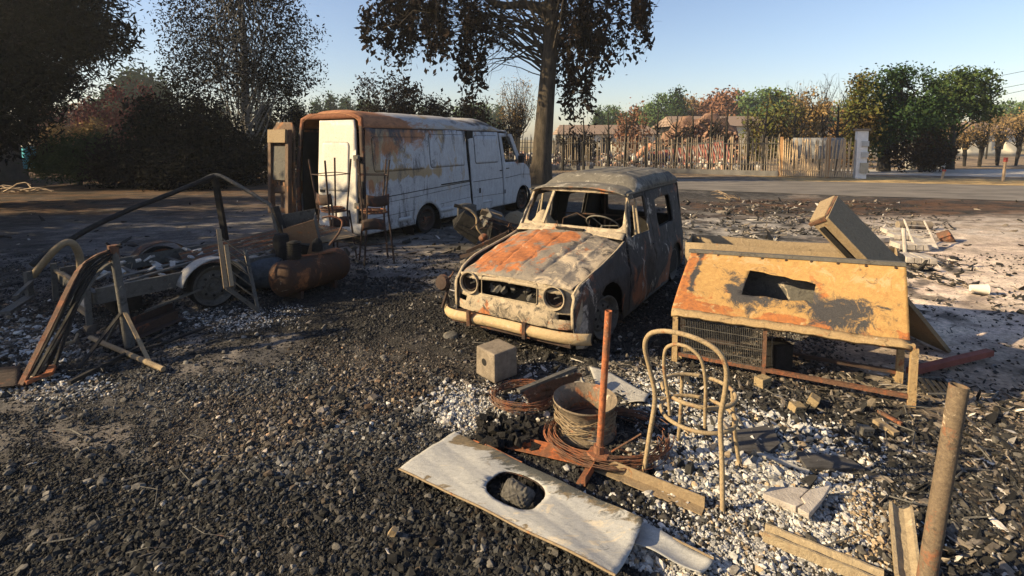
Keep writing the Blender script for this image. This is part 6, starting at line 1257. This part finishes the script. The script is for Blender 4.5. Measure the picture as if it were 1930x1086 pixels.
# ---------------------------------------------------------------- bar stools
gst = 'burnt tubular bar stools by the rear of the van'
def stool(label, loc, rz_, flip=False, lean=(0, 0)):
    e = empty('bar_stool', label, 'bar stool', loc, rz_, gst); sg = -1 if flip else 1; h = .80
    if flip: e.rotation_euler = (R(180) + lean[0], lean[1], rz_); e.location.z = .80 + .84
    else: e.rotation_euler = (lean[0], lean[1], rz_)
    for sx in (-1, 1):
        for sy in (-1, 1):
            mb = MB()
            if sy > 0: mb.tube([(sx * .23, sy * .23, 0), (sx * .165, sy * .17, h), (sx * .16, sy * .20, h + .28)], .015, 6)
            else: mb.tube([(sx * .23, sy * .23, 0), (sx * .16, sy * .16, h)], .015, 6)
            mb.build('leg', M['rustdark'], e)
    mb = MB(); mb.tube([(.18 * math.cos(2 * math.pi * k / 24), .18 * math.sin(2 * math.pi * k / 24), h) for k in range(24)], .012, 6, closed=True); mb.tube([(.165 * math.cos(2 * math.pi * k / 24), .165 * math.sin(2 * math.pi * k / 24), h + .035) for k in range(24)], .008, 6, closed=True)
    for k in range(4): a = k * .785; mb.tube([(.17 * math.cos(a), .17 * math.sin(a), h), (-.17 * math.cos(a), -.17 * math.sin(a), h)], .006, 4)
    mb.build('seat_ring', M['rust'], e)
    mb = MB(); mb.grid(10, 3, lambda a, b: ((a * 2 - 1) * .175, .205 + .035 * math.sin(a * 3.1), h + .11 + .17 * b + .03 * (a * 2 - 1) ** 2)); mb.build('backrest', M['rustdark'], e, solid=.008, sm=40)
    zz = .24
    for (p, q_) in (((-.21, -.21), (.21, -.21)), ((.21, -.21), (.21, .21)), ((.21, .21), (-.21, .21)), ((-.21, .21), (-.21, -.21))): mb = MB(); mb.tube([(*p, zz), (*q_, zz)], .008, 6); mb.build('footrest_bar', M['rustdark'], e)
    return e
stool('left upright bar stool standing on its own legs', (-2.88, 8.15, 0), 2.6)
stool('right upright bar stool, the one nearest the van side', (-2.17, 7.98, 0), 3.6)
stool('left upside-down bar stool stacked seat to seat on another', (-2.92, 8.12, 0), .9, True, (.02, -.03))
stool('right upside-down bar stool stacked on the stool nearest the van side', (-2.20, 8.0, 0), .35, True, (-.02, .03))

# ---------------------------------------------------------------- compressor tank with motor
a, b = Vector((-2.78, 5.98, .27)), Vector((-2.36, 6.75, .28))
e = place('compressor', 'dark rusty horizontal air tank with a burnt motor on top', 'compressor', Vector((-2.57, 6.36, 0)))
ax = (b - a); q = ax.to_track_quat('Z', 'Y').to_matrix().to_4x4(); L = ax.length; r_ = .215
mb = MB(); mb.lathe([(0, -.10), (r_ * .5, -.085), (r_ * .85, -.04), (r_, 0), (r_ * 1.01, .02), (r_, .03), (r_, L - .03), (r_ * 1.01, L - .02), (r_, L), (r_ * .85, L + .05), (r_ * .5, L + .09), (0, L + .10)], Matrix.Translation(rel(e, a)) @ q, 28)
o = mb.build('tank', burnt('dark_rust_tank', (.07, .035, .02), rust=(.27, .105, .04), rust2=(.12, .045, .02), r0=.20, s0=.10, p0=-.1, scale=3), e, sm=40, fix=False)
for t in (.2, .8): mb = MB(); c_ = rel(e, a.lerp(b, t)); mb.box((c_.x, c_.y, .05), (.3, .04, .1), Euler((0, 0, -.5))); mb.build('foot', M['rustdark'], e)
mb = MB(); cc_ = rel(e, a.lerp(b, .25)) + Vector((-.02, 0, .33)); mb.lathe([(.06, -.14), (.075, -.12), (.07, .08), (.05, .10), (0, .10)], Matrix.Translation(cc_) @ Euler((0, 0, .3)).to_matrix().to_4x4(), 14)
for k in range(7): mb.lathe([(.05, 0), (.088, 0), (.088, .006), (.05, .006)], Matrix.Translation(cc_ + Vector((.0, 0, -.1 + .03 * k))), 14)
mb.build('motor', M['char'], e)
mb = MB(); c2 = rel(e, a.lerp(b, .62)) + Vector((0, 0, .24)); mb.lathe([(0, 0), (.07, 0), (.06, .12), (.03, .16), (0, .17)], Matrix.Translation(c2), 12); mb.box(c2 + Vector((-.14, -.1, .05)), (.12, .1, .12), Euler((.1, .2, .3)), .01); mb.build('pump_head', M['char'], e)
mb = MB(); mb.tube(spline([c2 + Vector((.12, .1, .05)), c2 + Vector((.24, .15, .22)), c2 + Vector((.26, .2, .36)), c2 + Vector((.12, .2, .42)), c2 + Vector((.0, .2, .40))]), .014, 7); mb.build('handle', M['rust'], e, sm=60)
mb = MB(); mb.bar(c2 + Vector((-.2, -.25, -.03)), c2 + Vector((.2, .1, -.02)), .05, .02); mb.build('mount_plate', M['rustbright'], e)
e = place('plastic_drum', 'blackened blue-grey drum lying between trailer wheel and air tank', 'drum', Vector((-3.3, 6.35, 0))); mb = MB(); mb.lathe([(0, 0), (.17, 0), (.2, .05), (.19, .3), (.2, .5), (.17, .56), (0, .57)], Matrix.Translation((-.22, -.05, .24)) @ Euler((0, R(90), .25)).to_matrix().to_4x4(), 22); mb.build('body', plain('blackened_blue', (.02, .022, .025), (.07, .085, .10), 4, rough=.5), e, sm=40)
# open box and dark stove body behind the tank
e = place('metal_box', 'open brown sheet-metal box standing tilted behind the air tank', 'box', Vector((-2.95, 7.0, 0)))
q = Euler((.12, -.10, .35)); ctr = Vector((0, 0, .60))
def lp(x, y, z): v = Vector((x, y, z)); v.rotate(q); return ctr + v
for nm, P4, mt in (('front', [(-.17, -.2, -.26), (.24, -.2, -.26), (.20, -.2, .27), (-.20, -.2, .20)], 'wood_b'), ('side', [(-.20, -.2, .20), (-.17, -.2, -.26), (-.19, .2, -.26), (-.24, .2, .24)], 'steelgrey'), ('side', [(.24, -.2, -.26), (.20, -.2, .27), (.22, .2, .27), (.24, .2, -.26)], 'steelgrey'), ('back', [(-.19, .2, -.26), (.24, .2, -.26), (.22, .2, .32), (-.24, .2, .30)], 'steelgrey')):
    if mt == 'wood_b' and mt not in M: M[mt] = burnt('brown_box_sheet', (.26, .15, .08), base2=(.22, .12, .06), r0=.0, s0=-.02, scale=5)
    mb = MB(); mb.add([lp(*p) for p in P4], [(0, 1, 2, 3)]); mb.build(nm, M[mt], e, solid=.008)
e = place('dark_post', 'blackened bent upright post beside the open metal box', 'post', Vector((-3.38, 6.9, 0))); mb = MB(); mb.tube([rel(e, GY(u, v, 6.9)) for u, v in ((548, 520), (540, 450), (524, 408), (518, 390))], .055, 8); mb.build('post', M['soot'], e); mb = MB(); mb.bar(rel(e, GY(512, 402, 6.8)), rel(e, GY(528, 450, 6.8)), .03, .02); mb.build('side_bar', M['steelgrey'], e)
mb = MB(); mb.lathe([(.09, 0), (.10, .3), (.08, .36), (0, .36)], Matrix.Translation(rel(e, Vector((-3.05, 6.6, .35)))), 12); mb.build('stove_pipe', M['char'], e, sm=40)
# rubble around the tank
e = place('scrap_heap', 'low heap of ash-covered scrap parts behind the stools', 'scrap heap', Vector((-3.0, 7.7, 0))); mb = MB()
for _ in range(60): mb.box((rnd.gauss(0, .22), rnd.gauss(0, .15), abs(rnd.gauss(.1, .14))), [rnd.uniform(.03, .13) for _ in range(3)], Euler([rnd.random() * 3 for _ in range(3)]), .012)
o = mb.build('scrap', M['steelgrey'], e); o['kind'] = 'stuff'

# ---------------------------------------------------------------- leaning rack (folding ladder frame)
e = place('slatted_rack', 'grey metal slatted rack leaning beside the trailer wheel', 'rack', G(487, 585))
Pt = [rel(e, GY(412, 433, 5.7)), rel(e, GY(426, 543, 5.35)), rel(e, G(487, 587)), rel(e, GY(462, 470, 5.9))]
Pu = [rel(e, GY(426, 462, 5.55)), rel(e, GY(437, 540, 5.3))]
for (p, q_, wd) in ((Pt[0], Pt[1], .045), (Pu[0], Pu[1], .04), (Pt[1], Pt[2], .04), (Pt[3], Pt[2], .035)): mb = MB(); mb.bar(p, q_, wd, wd * .7); mb.build('frame_bar', M['tan'] if wd > .038 and p in (Pt[0], Pu[0]) else M['steelgrey'], e)
for t in np.linspace(.12, .95, 6):
    mb = MB(); mb.bar(Pt[0].lerp(Pt[1], t), Pt[3].lerp(Pt[2], t) , .035, .012); mb.build('slat', M['steelgrey'], e)
# ---------------------------------------------------------------- trailer
e = empty('trailer', 'burnt flat car trailer with one tan mudguard and bare steel wheels', 'trailer', (-4.23, 5.04, 0), math.atan2(.8, .6))
# local x along the trailer (away), local y to the left (across)
W_, TL_ = 1.40, 2.7; zt = .36
for yy in (0, W_): mb = MB(); mb.bar((0, yy, zt), (TL_, yy, zt + .03), .16, .05, R(90)); mb.build('side_rail', M['steelgrey'], e)
for k, xx in enumerate((0, .55, 1.1, 1.65, 2.2, TL_)): mb = MB(); mb.bar((xx, 0, zt - .02), (xx, W_, zt - .02), .05, .06 if k else .12); mb.build('cross_member', M['steelgrey'], e)
o = panel('end_board', [(.05, .20), (W_ * .62, .20), (W_ * .62, .42), (.05, .42)], [rrect(.5, .25, .56, .3, .02), rrect(.2, .33, .24, .36, .01)], lambda y, z: (-.04, y, z), M['pale'], e, .05, .01); 
mb = MB(); mb.bar((-.06, .03, .18), (-.06, W_ * .7, .18), .05, .04); mb.bar((-.06, .0, .44), (-.06, W_ * .95, .44), .03, .03); mb.build('end_beam', M['tan'], e)
for yy in (.01, W_ * .93): mb = MB(); mb.bar((-.07, yy, .08), (-.07, yy, .52), .05, .04); mb.build('stake', M['steelgrey'], e)
ws = 1.06
for yy, mt in ((-.09, 'steelgrey'), (W_ + .09, 'rust')):
    wheel('wheel', e, (ws, yy, .25), R(-90) if yy < 0 else R(90), .235, .14, M[mt], tyre=.02)
    mb = MB(); mb.grid(16, 3, lambda a, b: (ws + .36 * math.cos(R(168 - 150 * a)), yy + (b - .5) * .22, .24 + .33 * math.sin(R(168 - 150 * a)))); mb.build('mudguard', M['pale'] if yy < 0 else M['rustdark'], e, solid=.006, sm=50)
mb = MB(); mb.bar((ws, 0, .25), (ws, W_, .25), .05, .05); mb.build('axle', M['soot'], e)
for k in range(16): mb = MB(); t = k / 15; mb.bar((.9 + .02 * k, .08 + t * 1.2, zt + .06), (3.0, .05 + t * 1.05, .62), .02, .01); mb.build('deck_rod', M['rust'] if k % 3 else M['steelgrey'], e)
mb = MB(); mb.bar((.1, .1, zt + .05), (2.6, 1.0, .50), .06, .02); mb.bar((.3, .5, zt + .04), (1.4, .8, zt + .06), .09, .02); mb.build('loose_plank', M['steelgrey'], e)
mb = MB(); mb.add([(2.2, .35, .50), (2.75, .2, .50), (2.62, .55, .78), (2.3, .7, .55)], [(0, 1, 2), (0, 2, 3)]); mb.build('torn_sheet', M['pale'], e, solid=.008)
mb = MB(); mb.add([(2.4, .05, .48), (3.15, .0, .50), (3.2, .4, .56), (2.6, .5, .60)], [(0, 1, 2, 3)]); mb.build('torn_sheet', M['tan'], e, solid=.008)
mb = MB()
for _ in range(70): mb.box((rnd.uniform(.1, 2.7), rnd.uniform(.1, 1.3), zt + .04 + rnd.uniform(0, .05)), [rnd.uniform(.03, .16), rnd.uniform(.02, .1), .02], Euler([rnd.gauss(0, .3), rnd.gauss(0, .3), rnd.random() * 3]), .008)
o = mb.build('burnt_litter', M['pale'], e); o['kind'] = 'stuff'
mb = MB(); mb.bar((.45, .12, .06), (.9, -.2, .26), .09, .02); mb.build('perforated_strip', M['steelgrey'], e)
mb = MB(); mb.bar((.35, .3, .15), (.35, .65, .15), .25, .2); mb.build('tool_box', M['soot'], e)
# hoop over the trailer end
e = place('metal_hoop', 'wide bent metal hoop rising over the near end of the trailer', 'hoop', Vector((-5.2, 5.7, 0)))
g_ = lambda u, v, Yd: rel(e, GY(u, v, Yd))
mb = MB(); mb.tube(spline([g_(62, 520, 5.7), g_(80, 498, 5.7), g_(105, 470, 5.7), g_(125, 457, 5.75), g_(140, 462, 5.8), g_(150, 485, 5.9), g_(153, 520, 5.9)]), .04, 8); mb.build('hoop_tube', M['tan'], e, sm=60)
mb = MB(); mb.bar(g_(52, 512, 5.6), g_(57, 562, 5.6), .07, .04); mb.bar(g_(28, 560, 5.3), g_(60, 530, 5.6), .04, .03); mb.bar(g_(8, 590, 5.1), g_(55, 560, 5.6), .10, .03); mb.build('bracket', M['steelgrey'], e)
# tent frame of bent flat iron
e = place('awning_frame', 'large sagging frame of bent black flat iron arching behind the trailer', 'frame', Vector((-5.98, 9.3, 0)))
g_ = lambda u, v, Yd: rel(e, GY(u, v, Yd))
mb = MB(); mb.tube(spline([g_(128, 455, 7.6), g_(180, 425, 7.9), g_(250, 393, 8.4), g_(330, 362, 8.9), g_(405, 331, 9.4)]), .045, 6); mb.build('arch_bar', M['soot'], e)
mb = MB(); mb.tube(spline([g_(380, 340, 9.3), g_(408, 330, 9.4), g_(450, 350, 9.4), g_(495, 378, 9.3), g_(512, 392, 9.2), g_(522, 440, 9.2), g_(530, 470, 9.1)]), .035, 6); mb.build('arch_bar', M['steelgrey'], e)
b_ = G(424, 452); mb = MB(); mb.bar(g_(405, 335, 9.4), rel(e, GY(425, 440, 9.6)) * Vector((1, 1, 0)) , .10, .07); mb.build('post', M['soot'], e)
mb = MB(); mb.tube(spline([g_(60, 500, 7.2), g_(90, 478, 7.4), g_(128, 455, 7.6)]), .045, 6); mb.build('arch_bar', M['soot'], e)
# tripod stand
e = place('tripod_stand', 'dark steel stand with splayed braces on a ground bar, holding bundled rods', 'stand', Vector((-3.66, 4.62, 0)))
bt = rel(e, G(245, 655)); tp = rel(e, GY(213, 468, 4.7))
mb = MB(); mb.tube([bt, bt.lerp(tp, .5), tp], [.045, .038, .035], 10); mb.build('pole', M['steelgrey'], e, sm=40)
mb = MB(); mb.tube([tp - Vector((0, 0, .12)), tp + Vector((0, 0, .03))], .045, 8); mb.build('head', M['rust'], e)
mb = MB()
for d in ((.08, .0, .04), (-.06, 0, .05), (.05, .05, .0), (-.05, .02, -.03)): mb.tube([tp, tp + Vector(d)], .012, 5)
mb.build('hook', M['soot'], e)
mb = MB(); mb.tube([rel(e, G(170, 636, .03)), rel(e, G(308, 696, .03))], .022, 8); mb.build('ground_bar', M['tan'], e, sm=40)
mid = bt.lerp(tp, .38)
for (u, v, mt) in ((147, 695, 'soot'), (283, 685, 'tan'), (198, 648, 'steelgrey')): mb = MB(); mb.bar(mid, rel(e, G(u, v, .02)), .03, .012); mb.build('brace', M[mt], e)
mb = MB(); mb.bar(rel(e, G(130, 722, .03)), rel(e, G(330, 620, .03)), .03, .03); mb.build('ground_bar', M['soot'], e)
# bundle of rods
e = place('rod_bundle', 'bundle of long flat steel rods leaning from the ground up to the tripod stand', 'steel rods', G(60, 710))
tpw = GY(207, 472, 4.65)
for k, (u, v, dz, bend, mt) in enumerate([(38, 728, 0, .0, 'rust'), (52, 706, .0, .02, 'soot'), (44, 722, .04, -.02, 'soot'), (88, 700, .02, .03, 'soot'), (98, 704, .0, .05, 'soot'), (62, 712, .05, .02, 'soot'), (70, 705, .0, .08, 'steelgrey')]):
    p = G(u, v, .01); q_ = tpw + Vector((rnd.uniform(-.03, .03), rnd.uniform(-.04, .04), -.02 * k + dz)); el_ = p.lerp(q_, .62) + Vector((-.02 + .02 * k * .5, 0, .05 + bend))
    el_ = GY(152 + k * 4 - 6, 512 + k * 4, 4.45)
    mb = MB(); P = spline([p, p.lerp(el_, .5), el_, el_.lerp(q_, .55) + Vector((0, 0, .03)), q_], 4); 
    for a_, b2 in zip(P[:-1], P[1:]): mb.bar(rel(e, a_), rel(e, b2 + (b2 - a_) * .05), .045 if k < 3 else .03, .014)
    mb.build('rod', M[mt], e)
mb = MB(); mb.bar(rel(e, G(48, 722, .03)), rel(e, G(98, 702, .03)), .03, .03); mb.bar(rel(e, G(92, 705, .03)), rel(e, G(100, 690, .06)), .05, .03); mb.build('cross_bar', M['rustbright'], e)
e = place('bent_rod', 'thin tan rod with a hooked end lying behind the rod bundle', 'metal rod', G(110, 650)); mb = MB(); mb.tube([rel(e, G(88, 658, .03)), rel(e, G(140, 643, .03)), rel(e, G(146, 630, .05))], .014, 6); mb.build('rod', M['tan'], e)
e = place('corrugated_sheet', 'dark corrugated iron sheet at the lower left edge by the rods', 'corrugated sheet', G(0, 715)); mb = MB(); p, q_, r2 = rel(e, G(-60, 700, .04)), rel(e, G(40, 690, .05)), rel(e, G(38, 728, .02))
mb.grid(8, 40, lambda a, b: p.lerp(q_, a) + (r2 - q_) * b + Vector((0, 0, .012 * math.sin(b * 40)))); mb.build('sheet', M['rustdark'], e, sm=50, solid=.003)
for k, (a1, b1, lab) in enumerate([((225, 628), (325, 585), 'charred angle iron lying between the tripod stand and the trailer'), ((232, 650), (335, 600), 'second charred angle iron lying in front of the other')]):
    e = place('angle_iron', lab, 'angle iron', G(*a1)); angle_iron('iron', (0, 0, .02), rel(e, G(*b1, .02)), .09, M['rustdark'], e)
e = place('long_rod', 'long dark rod lying on the gravel in front of the trailer wheel', 'metal rod', G(290, 655)); mb = MB(); mb.tube([rel(e, G(235, 668, .02)), rel(e, G(300, 650, .02)), rel(e, G(385, 618, .02))], .016, 6); mb.build('rod', M['soot'], e)
e = place('charred_stick', 'charred stick poking in at the left edge', 'stick', G(0, 470)); mb = MB(); limb(mb, (-.4, 0, .0), rel(e, GY(20, 448, 8.4)), .04, .02, .1); mb.build('stick', M['barkdark'], e)
e = place('small_chip', 'small orange-tan wood chip standing on the gravel left of the panel', 'wood chip', G(740, 1015)); mb = MB(); mb.box((0, 0, .03), (.03, .02, .07), Euler((.4, .5, 0)), .004); mb.build('chip', M['tan'], e)
# scraps of burnt wire and sticks
e = place('wire_scraps', 'thin scraps of burnt wire and twisted sticks strewn over the cinders', 'wire scraps', Vector((1.5, 3.5, 0))); mb = MB()
for _ in range(150):
    u_, v_ = rnd.choice(((rnd.uniform(880, 1250), rnd.uniform(640, 860)), (rnd.uniform(1380, 1900), rnd.uniform(700, 1040)), (rnd.uniform(1300, 1900), rnd.uniform(420, 700)), (rnd.uniform(20, 560), rnd.uniform(560, 1060))))
    p = rel(e, G(u_, v_, .02)); a_ = rnd.gauss(.2, .7); L_ = rnd.uniform(.05, .28); d = Vector((math.cos(a_), math.sin(a_), 0)) * L_; o_ = Vector((-d.y, d.x, 0)) * rnd.uniform(-.4, .4)
    mb.tube([p, p + d * .5 + o_ + Vector((0, 0, rnd.uniform(0, .03))), p + d + Vector((0, 0, .005))], rnd.choice((.002, .003, .005)), 4)
o = mb.build('wire', M['steelgrey'], e); o['kind'] = 'stuff'
# black cinder clumps by the panel edge
e = place('cinder_clump', 'crumbly black cinder lumps behind the pale panel', 'cinders', G(960, 835)); mb = MB()
for _ in range(120): mb.box(rel(e, G(rnd.uniform(905, 1010), rnd.uniform(800, 850))) + Vector((0, 0, rnd.uniform(0, .07))), [rnd.uniform(.015, .06) for _ in range(3)], Euler([rnd.random() * 3 for _ in range(3)]), .008)
o = mb.build('cinders', M['char'], e); o['kind'] = 'stuff'
# ---------------------------------------------------------------- haze
mb = MB(); mb.box((20, 95, 11), (460, 290, 24.0)); hz = mb.build('haze', None); hz['kind'] = 'stuff'; hz['label'] = 'thin smoky haze in the air over the whole place'
hm = bpy.data.materials.new('haze'); hm.use_nodes = True; t_ = hm.node_tree; t_.nodes.clear(); oo = t_.nodes.new('ShaderNodeOutputMaterial'); pv = t_.nodes.new('ShaderNodeVolumePrincipled')
pv.inputs['Color'].default_value = (.90, .94, 1.0, 1); pv.inputs['Density'].default_value = .00055; pv.inputs['Anisotropy'].default_value = .25; t_.links.new(pv.outputs[0], oo.inputs['Volume']); hz.data.materials.append(hm)
